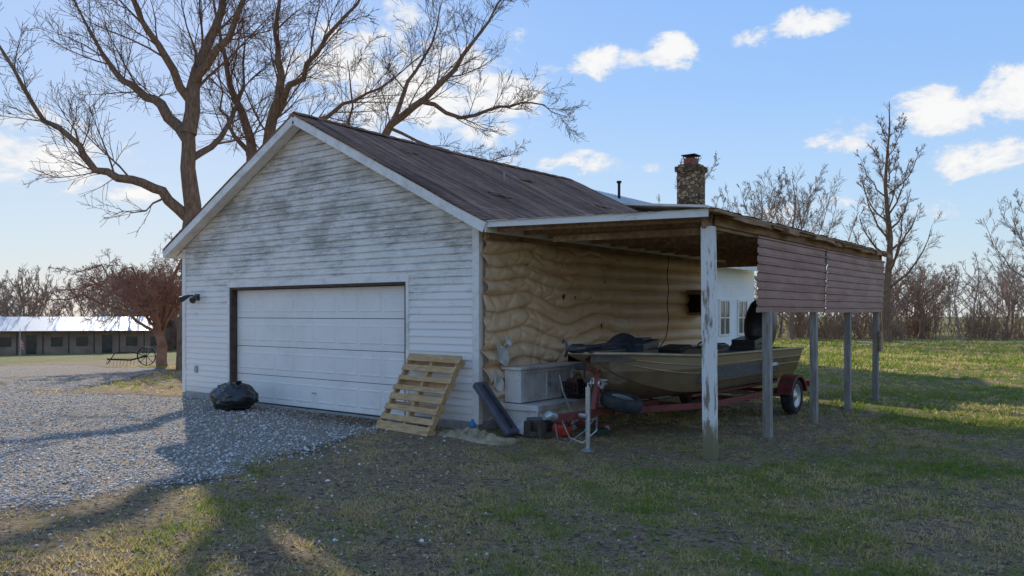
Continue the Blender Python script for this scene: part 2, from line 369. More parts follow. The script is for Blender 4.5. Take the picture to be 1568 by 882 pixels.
# ------------------------------------------------------------ garage
garage=empty('garage',(-3.925,4,0))
W=7.85;D=8.2;EZ=3.03;RZ=5.0;SL=(RZ-EZ)/(W/2)
D0,D1,DT=-6.16,-1.49,2.15
def gable_x(z):
    if z<=EZ: return -W+.02,-.02
    h=(z-EZ)/SL; return -W+h,-h
m=MB(); CH=.112; z=.12
while z<RZ-.14:
    z1=min(z+CH,RZ-.13); z2=z1+.01
    segs=[]
    xa0,xb0=gable_x(z);xa1,xb1=gable_x(z2)
    if z<DT+.10:
        segs=[(xa0,D0-.09,xa1,D0-.09),(D1+.07,xb0,D1+.07,xb1)]
    else: segs=[(xa0,xb0,xa1,xb1)]
    for a0,b0,a1_,b1_ in segs:
        if b0-a0<.05: continue
        k=max(1,int((b0-a0)/.6)); 
        for i in range(k):
            u0=i/k;u1=(i+1)/k
            def wob(u): return .0045*noise.noise(Vector(((a0+(b0-a0)*u)*1.1,z*7,3)))
            w0,w1=wob(u0),wob(u1)
            x00=a0+(b0-a0)*u0;x01=a0+(b0-a0)*u1;x10=a1_+(b1_-a1_)*u0;x11=a1_+(b1_-a1_)*u1
            m.add([(x00,-.020+w0,z+w0),(x01,-.020+w1,z+w1),(x11,-.003,z2),(x10,-.003,z2),(x00,-.001,z+w0+.001),(x01,-.001,z+w1+.001)],[(0,1,2,3),(4,5,1,0)])
    z=z1
m.build('front_siding',SIDING,garage)
m=MB()  # wall core, with door opening, sides and back
m.add([(-W,.0,.1),(D0-.02,.0,.1),(D0-.02,0,DT+.02),(D1+.02,0,DT+.02),(D1+.02,0,.1),(0,0,.1),(0,0,EZ),(-W/2,0,RZ),(-W,0,EZ)],[(0,1,2,8),(8,2,3,6),(8,6,7),(3,4,5,6)])
m.add([(-W,0,.1),(-W,D,.1),(-W,D,EZ),(-W,0,EZ)],[(0,3,2,1)])
m.add([(-.01,0,.1),(-.01,D,.1),(-.01,D,EZ),(-.01,0,EZ)],[(0,1,2,3)])
m.add([(-W,D,.1),(0,D,.1),(0,D,EZ),(-W/2,D,RZ),(-W,D,EZ)],[(1,0,4,3,2)])
m.build('walls',SIDING,garage)
m=MB()
for a,b in((-W-.01,D0-.01),(D1+.01,.01)): m.box(a,b,-.02,.02,-.1,.13)
m.box(-W-.01,-W+.1,.02,D,-.1,.13); m.box(-.1,.012,.02,D,-.1,.13); m.box(D0-.01,D1+.01,.0,.25,-.1,.02)
m.build('foundation',CONC,garage)
m=MB()
m.box(-W-.03,-W+.085,-.035,.06,.1,EZ-.02); m.box(-.095,.03,-.035,.06,.1,EZ-.05)
m.box(D0-.11,D1+.09,-.03,.0,DT+.045,DT+.15); m.box(D1+.03,D1+.095,-.028,.0,.1,DT+.045)
m.box(D0-.115,D0-.055,-.028,.0,.1,DT+.045)
m.build('corner_and_door_trim',TRIM,garage,.003)
m=MB()
m.box(D0-.055,D0,-.022,.17,.02,DT+.0); m.box(D1,D1+.03,-.022,.17,.02,DT); m.box(D0-.055,D1+.03,-.022,.17,DT,DT+.045)
m.build('door_jamb',BROWN,garage,.002)
OH=.33;RO=.27
for sgn,nm in((-1,'roof_left_slope'),(1,'roof_right_slope')):
    m=MB()
    xr=-W/2; xe=-W/2+sgn*(W/2+OH); ze=RZ-SL*(W/2+OH)
    def fn(u,v,off=.15):
        x=xr+(xe-xr)*u; y=-RO-.02+(D+2*RO+.04)*v
        zz=RZ-SL*(W/2+OH)*u+off-.06*math.sin(math.pi*v)*math.sin(math.pi*min(1,u*1.0))-.03*math.sin(math.pi*v)*(1-u)+.018*noise.noise(Vector((x*1.5,y*1.2,0)))
        return (x,y,zz)
    m.grid(lambda u,v:fn(u,v),24,50) if sgn>0 else m.grid(lambda u,v:fn(u,1-v),24,50)
    m.grid(lambda u,v:fn(u,v,.115),2,10)
    m.grid(lambda u,v:(fn(1,v,.15)[0],fn(1,v,.15)[1],fn(1,v,.115+.035*u)[2]),1,30)
    for vv in(0,1): m.grid(lambda u,w:fn(u,vv,.115+.035*w),24,1)
    m.build(nm,ROOF,garage)
    m=MB()
    e=Vector((sgn,0,-SL)).normalized(); nrm=Vector((sgn*SL,0,1)).normalized()
    for yy in(-RO,D+RO):
        p0=Vector((xr,yy,RZ+.035)); L=(W/2+OH)*math.sqrt(1+SL*SL)
        m.obox(p0+e*(L/2)+Vector((0,0,0)),e,(0,1,0),nrm,L/2,.012,.075)
    m.box(xe-.012,xe+.012,-RO+.015,D+RO-.015,ze-.03,ze+.11)
    m.build('fascia_'+('left' if sgn<0 else 'right'),TRIM,garage,.003)
    m=MB()
    for a,b in((-RO+.013,-.02),(D+.01,D+RO-.013)):
        x0,x1=xr,xe; z0=RZ+.0;z1=ze+.0
        vs=[(x0,a,z0),(x1,a,z1),(x1,b,z1),(x0,b,z0)]
        m.add(vs,[(0,1,2,3)])
    xw=-W/2+sgn*W/2
    m.add([(xw,0,EZ-.005),(xe,0,ze-.0),(xe,D,ze),(xw,D,EZ-.005)],[(0,1,2,3)])
    m.build('soffit',TRIM,garage)
m=MB()
for i in range(43):
    y=-RO+i*.2; zz=RZ+.165-.03*math.sin(math.pi*i/43)
    for sg in(-1,1):
        m.obox((-W/2+sg*.07,y+.1,zz-.03+.006*(i%2)),(sg,0,-SL),(0,1,0),(sg*SL,0,1),.08,.104,.006)
for (x,y,wd) in((-1.2,2.0,.5),(-2.9,5.1,.4),(-3.0,1.6,.35),(-1.9,6.6,.5)):
    zz=RZ-SL*abs(x+W/2)+.165-.04; m.obox((x,y,zz),(1,0,-SL),(0,1,0),(SL,0,1),.07,wd/2,.012)
m.build('ridge_cap_and_lifted_shingles',ROOF,garage)
m=MB(); m.cyl((-2.6,3.9,4.2),(-2.6,3.9,4.58),.025,10)
m.build('roof_vent',CONC,garage)
m=MB(); yd=.11; nsec=4; sh=(DT-.03)/nsec
for i in range(nsec):
    z0=.03+i*sh; z1=z0+sh-.010
    m.box(D0+.002,D1-.002,yd,yd+.04,z0,z1)
    pw=(D1-D0-.12)/8
    for j in range(8):
        a=D0+.06+j*pw+.035;b=a+pw-.07; c=z0+.10;e=z1-.10
        vs=[(a,yd-.001,c),(b,yd-.001,c),(b,yd-.001,e),(a,yd-.001,e)]
        ii=[(a+.022,yd-.009,c+.022),(b-.022,yd-.009,c+.022),(b-.022,yd-.009,e-.022),(a+.022,yd-.009,e-.022)]
        jj=[(a+.045,yd-.004,c+.045),(b-.045,yd-.004,c+.045),(b-.045,yd-.004,e-.045),(a+.045,yd-.004,e-.045)]
        m.add(vs+ii+jj,[(0,1,5,4),(1,2,6,5),(2,3,7,6),(3,0,4,7),(4,5,9,8),(5,6,10,9),(6,7,11,10),(7,4,8,11),(8,9,10,11)])
m.build('overhead_door',DOORM,garage,.002)
m=MB(); m.box(D0,D1,.125,.14,.02,DT); m.build('door_seal',DARK,garage)
m=MB(); m.box(D0,D1,.085,.15,.018,.045); m.build('door_bottom_rubber',BLACKP,garage)
m=MB(); m.box((D0+D1)/2-.06,(D0+D1)/2+.06,.085,.105,.30,.32); m.build('door_handle',STEEL,garage)
m=MB(); m.box(-7.40,-7.26,-.045,-.018,1.96,2.09)
for dx,dz in((-.17,.02),(.12,.0)):
    m.tube([(-7.33,-.05,2.03),(-7.33+dx*.5,-.09,2.04+dz),(-7.33+dx,-.15,2.02+dz)],[.018,.018,.02],8)
    m.tube([(-7.33+dx*.8,-.11,2.04+dz),(-7.33+dx*1.3,-.2,1.98+dz),(-7.33+dx*1.5,-.24,1.955+dz)],[.025,.055,.065],12)
m.build('flood_light',BLACKP,garage,smooth=False)
m=MB(); m.box(-7.41,-7.32,-.045,-.015,.52,.65); m.build('outlet_cover',CONC,garage,.005)

# tarp on the side wall
def tarpx(y,z):
    left=math.exp(-y/.5)
    sag=.05*noise.noise(Vector((y*.38,z*.45,1)))+.016*noise.noise(Vector((y*1.4,z*1.0,5)))+.10*math.exp(-y/.9)*math.sin(z*2.1+1)
    sag+=.12*math.exp(-((y-2.2)/.45)**2)*(1 if z<1.9 else .3)-.08*math.exp(-((y-3.3)/.4)**2)*(1 if z<1.7 else .1)
    sag-=.10*math.exp(-((y-1.0)/.45)**2)
    p=(z+sag)/.235+.3*noise.noise(Vector((z*1.1,3,3)))
    k=math.floor(p); fr=p-k
    fam=.75+.65*noise.noise(Vector((y*.6,k*1.7,2)))
    bul=max(0,math.sin(math.pi*fr**.78))**.68
    fade=1-.3*sstep(4,7,y)
    x=.03+.085*(.3+fam)*bul*fade
    loc=.12+1.0*math.exp(-((y-1.5)/1.4)**2)+.6*math.exp(-((y-3.4)/.6)**2)
    r=abs(noise.noise(Vector((y*1.5+z*.8,z*3.0,8))))
    x+=.036*loc*(min(r*4.5,1)-.8)
    r2=abs(noise.noise(Vector((y*3.0-z*1.4,z*2.0+y*.7,21))))
    x+=.028*loc*(min(r2*5,1)-.8)
    x+=left*(.035*math.sin(z*19+3*noise.noise(Vector((z*3,0,0))))+.03)
    if z<1.1: x+=.09*(1.1-z)*math.exp(-y/.6)*(1+noise.noise(Vector((y*8,z*8,4))))
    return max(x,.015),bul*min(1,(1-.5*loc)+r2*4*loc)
NU,NV=430,240; P=np.zeros((NU+1,NV+1,3)); CRS=np.zeros((NU+1,NV+1))
for i in range(NU+1):
    for j in range(NV+1):
        y=-.01+7.72*i/NU
        zb=.10+.10*abs(noise.noise(Vector((y*1.7,0,3))))+(.05 if y<1 else 0)
        z=zb+(2.96-zb)*j/NV; x,c=tarpx(y,z)
        P[i,j]=(x,y+math.exp(-y/.5)*.03*noise.noise(Vector((0,z*5,9))),z); CRS[i,j]=c
ii_=np.arange((NU+1)*(NV+1)).reshape(NU+1,NV+1)
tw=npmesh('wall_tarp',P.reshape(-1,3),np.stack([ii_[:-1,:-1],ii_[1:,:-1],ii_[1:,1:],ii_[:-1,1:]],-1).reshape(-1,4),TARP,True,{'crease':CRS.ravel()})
tw.parent=garage; tw.matrix_parent_inverse=Matrix.Translation(garage.location).inverted()
m=MB()
m.tube([(.20,5.6+.03*math.sin(i*1.3),2.9-i*.12) for i in range(14)]+[(.2,5.5,1.2),(.17,5.1,.9)],.009,5)
m.build('hanging_cable',DARK,garage)
m=MB()
for (y,z,a,b) in((2.05,1.98,.05,.07),(2.35,1.97,.03,.03),(3.25,1.50,.03,.11),(2.05,1.22,.04,.10),(3.3,2.25,.02,.04),(1.1,2.45,.012,.08),(4.5,1.2,.02,.09)):
    x=tarpx(y,z)[0]+.008
    m.add([(x,y-a,z),(x+.004,y-.2*a,z-b),(x,y+a,z+.01),(x+.006,y+.1*a,z+b*.8)],[(0,1,2,3)])
m.build('tarp_tears',BROWN,garage)
for (y0,z0,w_,h_) in((.12,.98,.26,.26),(.05,.62,.2,.22),(.35,1.22,.14,.12)):
    m=MB(); m.grid(lambda u,v:(.20+.03*math.sin(u*7+y0*9)+.03*v,y0+w_*u+.03*math.sin(v*4),z0+h_*v+.05*math.sin(u*5)),6,5); m.build('torn_flap',WHITEP,garage,smooth=True)
m=MB()
a,b,c,d_=.02,.42,6.75,7.4
for (p,q) in(((a,c,1.66),(b,c,1.72)),((a,c,2.10),(b,c,2.16))): m.box(p[0],q[0],c-.01,c+.04,p[2],q[2])
m.box(a,a+.05,c-.008,c+.04,1.72,2.10); m.box(b-.05,b,c-.008,c+.04,1.72,2.10)
m.box(a,b-.003,c+.04,d_,1.66,1.69); m.box(a,b+.03,c-.05,d_+.03,2.163,2.19); m.box(b-.03,b-.002,c+.045,d_,1.695,2.155)
m.build('window_unit_box',OLDW,garage,.003)
m=MB(); m.box(a+.05,b-.05,c+.06,d_-.02,1.72,2.10)
for i in range(7): m.box(a+.06,b-.06,c+.045,c+.06,1.745+i*.05,1.755+i*.05)
m.build('window_unit',DARK,garage)

# ------------------------------------------------------------ carport
carport=empty('carport',(1.8,4,0))
def zr(x): return 2.985-.026*x
m=MB()
x=.06; i=0
while x<3.62:
    w=.14+.03*random.random(); y0=-.20+.04*random.random(); y1=8.2
    m.add([(x,y0,zr(x)-.02),(x+w-.008,y0,zr(x+w)-.02),(x+w-.008,y1,zr(x+w)-.02),(x,y1,zr(x)-.02),(x,y0,zr(x)),(x+w-.008,y0,zr(x+w)),(x+w-.008,y1,zr(x+w)),(x,y1,zr(x))],
        [(0,3,2,1),(4,5,6,7),(0,1,5,4),(1,2,6,5),(2,3,7,6),(3,0,4,7)]); x+=w
m.build('roof_deck',DECK,carport)
m=MB()
for i in range(14):
    y=.02+i*.625
    m.beam((.10,y,zr(.1)-.07),(3.55,y,zr(3.5)-.07),.04,.09)
m.build('rafters',OLDW,carport)
m=MB(); m.beam((3.5,-.1,2.765),(3.5,8.15,2.765),.05,.13); m.beam((.13,.05,2.83),(.13,8.1,2.83),.04,.1)
m.beam((.1,8.17,2.80),(3.5,8.17,2.80),.04,.15); m.beam((.9,.6,2.77),(3.46,.6,2.73),.035,.09)
m.build('beams',OLDW,carport,.004)
m=MB()
m.beam((.22,-.225,2.955),(3.62,-.225,2.855),.028,.095)
m.build('front_fascia',PEELW,carport,.004)
m=MB(); m.grid(lambda u,v:(.20+3.50*u,-.27+.20*v,zr(.2+3.5*u)+.012+.012*noise.noise(Vector((u*20,v*2,0)))),60,3)
m.build('drip_edge',simple('aged_roll_roofing',(.10,.09,.085),(.30,.27,.25),6),carport)
m=MB(); y=-.22
while y<8.2:
    L=.12+.5*random.random(); dz=.03*random.random(); ov=.03+.10*random.random(); tk=.03+.05*random.random()
    m.obox((3.60+ov/2,y+L/2,2.895-dz-tk/2+.01),(1,0,-.1-.3*random.random()),(.05*random.uniform(-1,1),1,.05*random.uniform(-1,1)),(0,0,1),.04+ov/2,L/2+.01,tk/2)
    y+=L*.93
m.build('rotten_roof_edge',DECK,carport,.006)
m=MB()
m.grid(lambda u,v:(3.58+.14*v,-.2+8.4*u,2.925-.022*v-.05*max(0,noise.noise(Vector((u*26,1,3))))*v+.015*noise.noise(Vector((u*60,v*3,0)))),160,3)
m.build('roof_sheeting',simple('rusty_sheeting',(.20,.10,.06),(.46,.31,.21),5,(1,1,1)),carport)
m=MB(); m.beam((3.555,.1,2.80),(3.555,8.2,2.80),.03,.12); m.build('side_fascia',DECK,carport,.004)
for i,(s_,w_) in enumerate(((0,.135),(1.97,.105),(4.03,.10),(6.0,.10),(8.05,.10))):
    m=MB(); x=3.52 if i==0 else 3.50
    ln=.03*random.uniform(-1,1)
    def rf(u,v):
        a=v*2*math.pi; q=w_/2
        cs,sn=math.cos(a),math.sin(a); mx=max(abs(cs),abs(sn)); z=-.08+(2.80 if i==0 else 2.78)*u
        j=1+.03*noise.noise(Vector((z*3,v*4,i)))
        return (x+q*cs/mx*j+ln*(1-u),s_+q*sn/mx*j,z)
    m.grid(rf,40,16); m.build('post_%d'%(i+1),POSTM if i==0 else GREYPOST,carport)
m=MB(); m.box(3.56,3.60,7.95,8.15,.95,1.35); m.build('post_board',OLDW,carport)
def panelobj(name,y0,y1,xo,tilt):
    m=MB(); prof=[]; H=1.01; k=9; ph=H/k
    for j in range(k):
        zz=j*ph
        prof+=[(0,zz),(0,zz+ph*.62),(.018,zz+ph*.72),(.018,zz+ph*.88)]
    prof.append((0,H))
    def fn(u,v):
        t_=v*(len(prof)-1); a=int(round(t_)); px_,pz=prof[a]; y=y0+(y1-y0)*u
        return (xo+px_+.014*noise.noise(Vector((y*1.3,pz*2,xo)))-.02*(1-pz/H),y,1.72+pz+.008*noise.noise(Vector((y*.8,0,xo)))+tilt*(u-.5))
    m.grid(fn,24,len(prof)-1)
    return m.build(name,PANEL,carport)
panelobj('metal_panel_front',1.40,4.42,3.585,.01); panelobj('metal_panel_rear',4.40,8.22,3.60,.012)
m=MB()
for y in(1.5,2.9,4.38,6,8.0):
    for k in range(8): m.lathe((3.602,y,1.80+k*.112),(1,0,0),[(0,.009),(.008,.008),(.011,.0)],6)
m.build('panel_screws',STEEL,carport)

# ------------------------------------------------------------ boat
boat=empty('fishing_boat',(1.95,2.6,0)); BX=1.95; Y0=-.42; Y1=5.62
def st(u):
    bg=.16+.76*(1-(1-min(1,u/.36))**2.1) if u<.36 else .92-.05*(u-.36)
    zg=1.20-.06*sstep(0,.35,u)-.05*u+.0
    zk=1.04-.56*(1-(1-min(1,u/.30))**2.4) if u<.30 else .48-.0*(u)
    bc=bg*.72*sstep(-.05,.22,u)+.03
    zc=max(zk+.10+.10*(1-sstep(0,.5,u)),zk+.04)
    zc=min(zc,zg-.08)
    return bg,zg,zk,bc,zc
def hullf(u,v):
    bg,zg,zk,bc,zc=st(u); s=-1 if v<.5 else 1; a=abs(v-.5)*2
    if a<.45: q=a/.45; x=bc*q; z=zk+(zc-zk)*q**1.15
    elif a<.5: q=(a-.45)/.05; x=bc+.03*q; z=zc+.005*q
    else:
        q=(a-.5)/.5; x=bc+.03+(bg-bc-.03)*q; z=zc+.005+(zg-zc-.005)*q
        x+=.02*math.sin(q*math.pi)
    y=Y0+(Y1-Y0)*u + .22*(1-sstep(0,.12,u))*(1-(z-zk)/(max(.01,zg-zk)))
    return (BX+s*x,y,z)
m=MB(); m.grid(hullf,60,80)
vs=[hullf(1,j/40) for j in range(41)]; m.add(vs,[tuple(range(41))])
vs=[hullf(0,j/20) for j in range(21)]; m.add(vs,[tuple(range(20,-1,-1))])
m.build('hull',HULL,boat,smooth=False)
m=MB()
for s in(-1,1):
    pts=[];
    for i in range(40):
        u=i/39; bg,zg,zk,bc,zc=st(u); pts.append((BX+s*(bg+.004),Y0+(Y1-Y0)*u,zg))
    m.tube(pts,.024,8)
    for zz in(.52,.74):
        pts=[]
        for i in range(4,40):
            u=i/39; p=hullf(u,.5+s*(.5*(.5+.5*zz))); pts.append((p[0]+s*.004,p[1],p[2]))
        m.tube(pts,.009,5)
m.tube([(BX-.17,Y0,1.20),(BX+.17,Y0,1.20)],.025,8)
m.build('gunwale_rail',simple('rail_paint',(.32,.24,.15),(.46,.35,.23),6,rough=.4,metal=.5),boat,smooth=True)
m=MB()
def deckz(u): return 1.09 if u<.30 else (.74 if u<.80 else 1.02)
us=[.01,.08,.15,.22,.298,.302,.45,.6,.798,.802,.9,.995]
def inn(i,v):
    u=us[i]; bg,zg,*_=st(u); x=(bg-.03)*(2*v-1); e=abs(2*v-1); z=zg-.02 if e>.98 else deckz(u)
    return (BX+x,Y0+(Y1-Y0)*u,z)
m.grid(lambda a,v:inn(int(round(a*(len(us)-1))),v),len(us)-1,50)
m.build('deck',CARPET,boat)
def seat(cx,cy,z,nm):
    m=MB()
    m.obox((cx,cy,z+.06),(1,0,0),(0,1,0),(0,0,1),.22,.22,.05); m.obox((cx,cy+.03,z+.17),(1,0,0),(0,1,.12),(0,-.12,1),.21,.23,.05)
    m.cyl((cx,cy,z-.2),(cx,cy,z+.02),.04,12); m.build(nm,BLACKP,boat,.035)
seat(BX+.1,.95,1.10,'seat_bow'); seat(BX+.3,2.9,.95,'seat_mid'); seat(BX-.35,3.0,.95,'seat_mid_2'); seat(BX+.2,4.75,1.05,'seat_stern')
m=MB(); m.obox((BX+.5,2.15,.95),(1,0,0),(0,1,.3),(0,-.3,1),.24,.16,.2); m.build('console',HULL,boat,.03)
m=MB(); m.lathe((BX+.5,2.38,1.16),(0,.8,.6),[(-.01,.15),(.01,.16),(.012,.14),(-.01,.14),(-.01,.15)],24); m.build('steering_wheel',BLACKP,boat)
m=MB()
for k,(x,y) in enumerate(((-.5,1.9),(-.55,2.4),(.1,3.7),(-.2,4.3))):
    m.obox((BX+x,y,1.12),(1,.2*k,0),(0,1,0),(0,0,1),.12,.18,.07)
m.build('tackle_boxes',BLACKP,boat,.015)
m=MB()
m.tube([(BX+.10,-.55,1.27),(BX+.12,1.05,1.29)],.017,8)
m.box(BX-.02,BX+.22,-.42,.45,1.205,1.235)
m.beam((BX+.02,-.3,1.26),(BX+.02,.5,1.30),.025,.05)
m.lathe((BX+.11,-.75,1.27),(0,1,0),[(0,.01),(.03,.045),(.08,.058),(.28,.058),(.34,.03),(.35,.0)],14)
for a in(0,2.1,4.2): m.obox((BX+.11+.06*math.cos(a),-.77,1.27+.06*math.sin(a)),(math.cos(a),.3,math.sin(a)),(0,1,0),(-math.sin(a),0,math.cos(a)),.06,.006,.02)
m.obox((BX+.12,1.12,1.31),(1,0,0),(0,1,0),(0,0,1),.06,.12,.055)
m.obox((BX-.2,.25,1.25),(1,0,0),(0,1,0),(0,0,1),.09,.13,.03)
m.build('trolling_motor',BLACKP,boat,.006)
m=MB()
m.grid(lambda u,v:(BX-.05+.42*(u-.5)*1.3,.85+.7*(v-.5),1.16+.27*max(0,1-(2*u-1)**2)*max(0,1-(2*v-1)**2)**.6+.015*noise.noise(Vector((u*6,v*6,0)))),14,14)
m.build('deck_cover',BLACKP,boat,smooth=True)
m=MB()
cx,cy=BX+.05,5.62; tilt=.30
def cowl(u,v):
    z=-.12+.96*u; a=v*2*math.pi
    w=.21*(.72+.5*math.sin(math.pi*min(1,u*.9+.08)))*(1 if u<.85 else math.sqrt(max(0,1-((u-.85)/.15)**2))*.98+.02)
    l=w*1.5; cs,sn=math.cos(a),math.sin(a); e=2/2.8
    x=math.copysign(abs(cs)**e,cs)*w; y=math.copysign(abs(sn)**e,sn)*l+.04*u
    yy=y*math.cos(tilt)+z*math.sin(tilt); zz=z*math.cos(tilt)-y*math.sin(tilt)
    return (cx+x,cy+.08+yy,1.16+zz)
m.grid(cowl,22,28); m.build('outboard_cowling',BLACKP,boat,smooth=True)
m=MB()
m.tube([(cx,5.8,1.16),(cx,5.86,.9),(cx,6.05,.62),(cx,6.1,.5)],[.09,.075,.06,.05],10)
m.lathe((cx,5.95,.48),(0,1,-.15),[(-.05,.01),(0,.05),(.2,.055),(.3,.04)],12)
for a in(0,2.1,4.2): m.obox((cx+.09*math.cos(a),6.22,.45+.09*math.sin(a)),(math.cos(a),.4,math.sin(a)),(0,1,0),(-math.sin(a),0,math.cos(a)),.08,.006,.05)
m.box(cx-.13,cx+.13,5.6,5.72,.82,1.22)
m.build('outboard_leg',BLACKP,boat,.005)
m=MB()
m.beam((BX+.935,3.6,.88),(BX+.93,4.2,.88),.004,.05); m.build('registration_sticker',WHITEP,boat)

# ------------------------------------------------------------ trailer
tr=empty('boat_trailer',(2,3,0)); m=MB()
m.beam((2.02,-1.0,.44),(2.02,1.6,.42),.075,.09)
for s in(-1,1):
    m.beam((2.02+s*.04,.3,.415),(2.02+s*.72,1.9,.40),.06,.09); m.beam((2.02+s*.72,1.86,.40),(2.02+s*.72,5.3,.40),.06,.09)
for y in(1.9,3.3,4.9): m.beam((1.3,y,.36),(2.74,y,.36),.06,.06)
m.beam((2.02,-.12,.45),(2.02,.02,1.02),.07,.07,(0,1,0)); m.beam((2.02,-.10,.98),(2.02,-.38,1.02),.06,.05)
m.beam((2.02,.25,.46),(2.02,-.02,.82),.045,.045)
for s in(-1,1):
    m.beam((2.02+s*.42,1.8,.52),(2.02+s*.42,5.3,.49),.09,.05)
    for y in(2.2,4.8): m.beam((2.02+s*.42,y,.38),(2.02+s*.42,y,.49),.05,.05,(0,1,0))
m.build('frame',REDM,tr,.006)
for s,nm in((1,'right'),(-1,'left')):
    wx=2.0+s*.93
    m=MB(); m.lathe((wx,4.74,.31),(1,0,0),[(-.07,.19),(-.095,.21),(-.1,.27),(-.075,.302),(-.03,.31),(.03,.31),(.075,.302),(.1,.27),(.095,.21),(.07,.19)],40); m.build('tire_'+nm,RUBBER,tr,smooth=True)
    m=MB(); m.lathe((wx,4.74,.31),(s,0,0),[(.075,.20),(.085,.195),(.05,.17),(.035,.12),(.05,.075),(.075,.06),(.085,.035),(.085,.0)],30)
    m.build('wheel_rim_'+nm,STEEL,tr,smooth=True)
    m=MB()
    def fen(u,v):
        a=math.radians(8+164*u); return (wx-.12+.25*v, 4.74+.40*math.cos(a)*1.05, .31+.36*math.sin(a))
    m.grid(fen,20,3); 
    m.grid(lambda u,v:(wx+s*.13,4.74+(.40-.04*v)*math.cos(math.radians(8+164*u))*1.05,.31+(.36-.04*v)*math.sin(math.radians(8+164*u))),20,1)
    m.build('fender_'+nm,REDM,tr,smooth=False)
    m=MB(); m.box(wx-.1,wx+.1,5.45,5.48,.42,.52); m.build('tail_light_'+nm,REDP,tr)
m=MB(); m.cyl((1.15,4.74,.31),(2.85,4.74,.31),.03,10); m.build('axle',STEEL,tr)
m=MB()
m.cyl((2.18,-.52,.10),(2.18,-.52,.80),.030,14); m.cyl((2.18,-.52,.03),(2.18,-.52,.5),.022,12)
m.lathe((2.18,-.52,.0),(0,0,1),[(.012,.085),(.03,.085),(.05,.03),(.06,.02)],16)
m.tube([(2.18,-.52,.80),(2.18,-.52,.84),(2.28,-.55,.85),(2.28,-.55,.92)],.010,8); m.cyl((2.02,-.52,.44),(2.20,-.52,.44),.03,10)
m.tube([(2.02,-1.0,.47),(2.02,-1.12,.50),(2.02,-1.22,.48)],[.05,.055,.03],10)
m.lathe((1.96,-.02,.80),(1,0,0),[(-.02,.07),(0,.07),(.0,.03),(.1,.03),(.1,.07),(.12,.07)],16)
m.tube([(2.09,-.02,.80),(2.15,-.02,.80),(2.16,-.15,.86),(2.23,-.15,.86)],.010,8)
m.build('tongue_jack_and_winch',STEEL,tr,smooth=False)
m=MB(); m.lathe((2.25,.18,.56),(.25,0,1),[(-.06,.15),(-.085,.18),(-.08,.25),(-.04,.28),(.04,.28),(.08,.25),(.085,.18),(.06,.15)],32); m.build('spare_tire',RUBBER,tr,smooth=True)
m=MB(); m.lathe((2.25,.18,.56),(.25,0,1),[(.06,.155),(.045,.14),(.03,.08),(.05,.05),(.05,0)],24); m.build('spare_rim',STEEL,tr,smooth=True)
m=MB(); m.tube([(2.05,-.9,.42),(2.1,-.8,.2),(2.15,-.6,.12),(2.2,-.35,.25),(2.05,-.1,.38)],.009,6)
m.tube([(1.98,-.95,.42),(1.93,-.8,.15),(1.9,-.55,.08),(1.95,-.25,.2),(2.0,0,.38)],.009,6); m.build('safety_chain',STEEL,tr)
m=MB(); m.box(1.96,2.08,-.5,-.38,1.0,1.08); m.build('bow_stop',RUBBER,tr,.02)

# ------------------------------------------------------------ clutter along the wall
cab=empty('white_cabinet',(.4,1.1,0))
m=MB()
m.box(.16,.44,.40,1.82,.40,.88); m.box(.13,.50,.36,1.86,.88,.915)
m.box(.44,.462,.40,.47,.40,.88); m.box(.44,.462,1.75,1.82,.40,.88); m.box(.44,.462,.47,1.75,.40,.46); m.box(.44,.462,.47,1.75,.82,.88)
m.box(.44,.458,1.06,1.12,.46,.82)
m.build('upper_case',WHITEP,cab,.006)
m=MB(); m.box(.15,.80,.36,2.0,.30,.385); m.box(.17,.76,.40,1.96,.02,.30); m.box(.76,.785,.36,.42,.02,.30); m.box(.76,.785,1.94,2.0,.02,.30)
for k in range(3): m.box(.76,.775,.46+k*.5,.88+k*.5,.07,.25)
m.build('lower_case',WHITEP,cab,.006)
m=MB(); m.box(.464,.474,1.08,1.14,.60,.66); m.build('latch',STEEL,cab)
crate=empty('milk_crate',(.6,1.62,.39)); m=MB()
for z in(.39,.47,.55,.62):
    m.box(.46,.76,1.46,1.475,z,z+.02); m.box(.46,.76,1.765,1.78,z,z+.02); m.box(.46,.475,1.475,1.765,z,z+.02); m.box(.745,.76,1.475,1.765,z,z+.02)
for k in range(6):
    q=.46+k*.057; m.box(q,q+.014,1.458,1.477,.388,.64); m.box(q,q+.014,1.763,1.782,.388,.64)
    q=1.46+k*.061; m.box(.744,.762,q,q+.014,.388,.642)
m.box(.47,.75,1.47,1.77,.388,.40); m.build('crate_body',BLACKP,crate)
m=MB(); m.obox((.6,1.62,.56),(1,.2,0),(0,1,0),(0,0,1),.09,.1,.13); m.build('crate_contents',REDM,crate,.02)
sl=empty('long_case',(.4,-.05,.3)); m=MB()
dr=Vector((.70,-.10,-.66)); m.obox((.42,-.13,.37),dr,(.12,1,0),dr.cross(Vector((.12,1,0))),.48,.115,.045); m.build('case_shell',simple('grey_plastic',(.08,.07,.09),(.13,.12,.14),4,rough=.5),sl,.02)
m=MB(); m.obox((.45,-.14,.41),dr,(.12,1,0),dr.cross(Vector((.12,1,0))),.40,.02,.02); m.build('case_rib',BLACKP,sl,.005)
gc=empty('gas_can',(1.2,.3,0)); m=MB(); m.box(1.12,1.34,.22,.42,.01,.17); m.build('body',REDP,gc,.03)
m=MB(); m.tube([(1.16,.32,.17),(1.18,.32,.23),(1.28,.32,.23),(1.30,.32,.17)],.012,8); m.tube([(1.33,.32,.15),(1.41,.28,.25)],[.02,.012],8); m.build('handle_spout',BLACKP,gc)
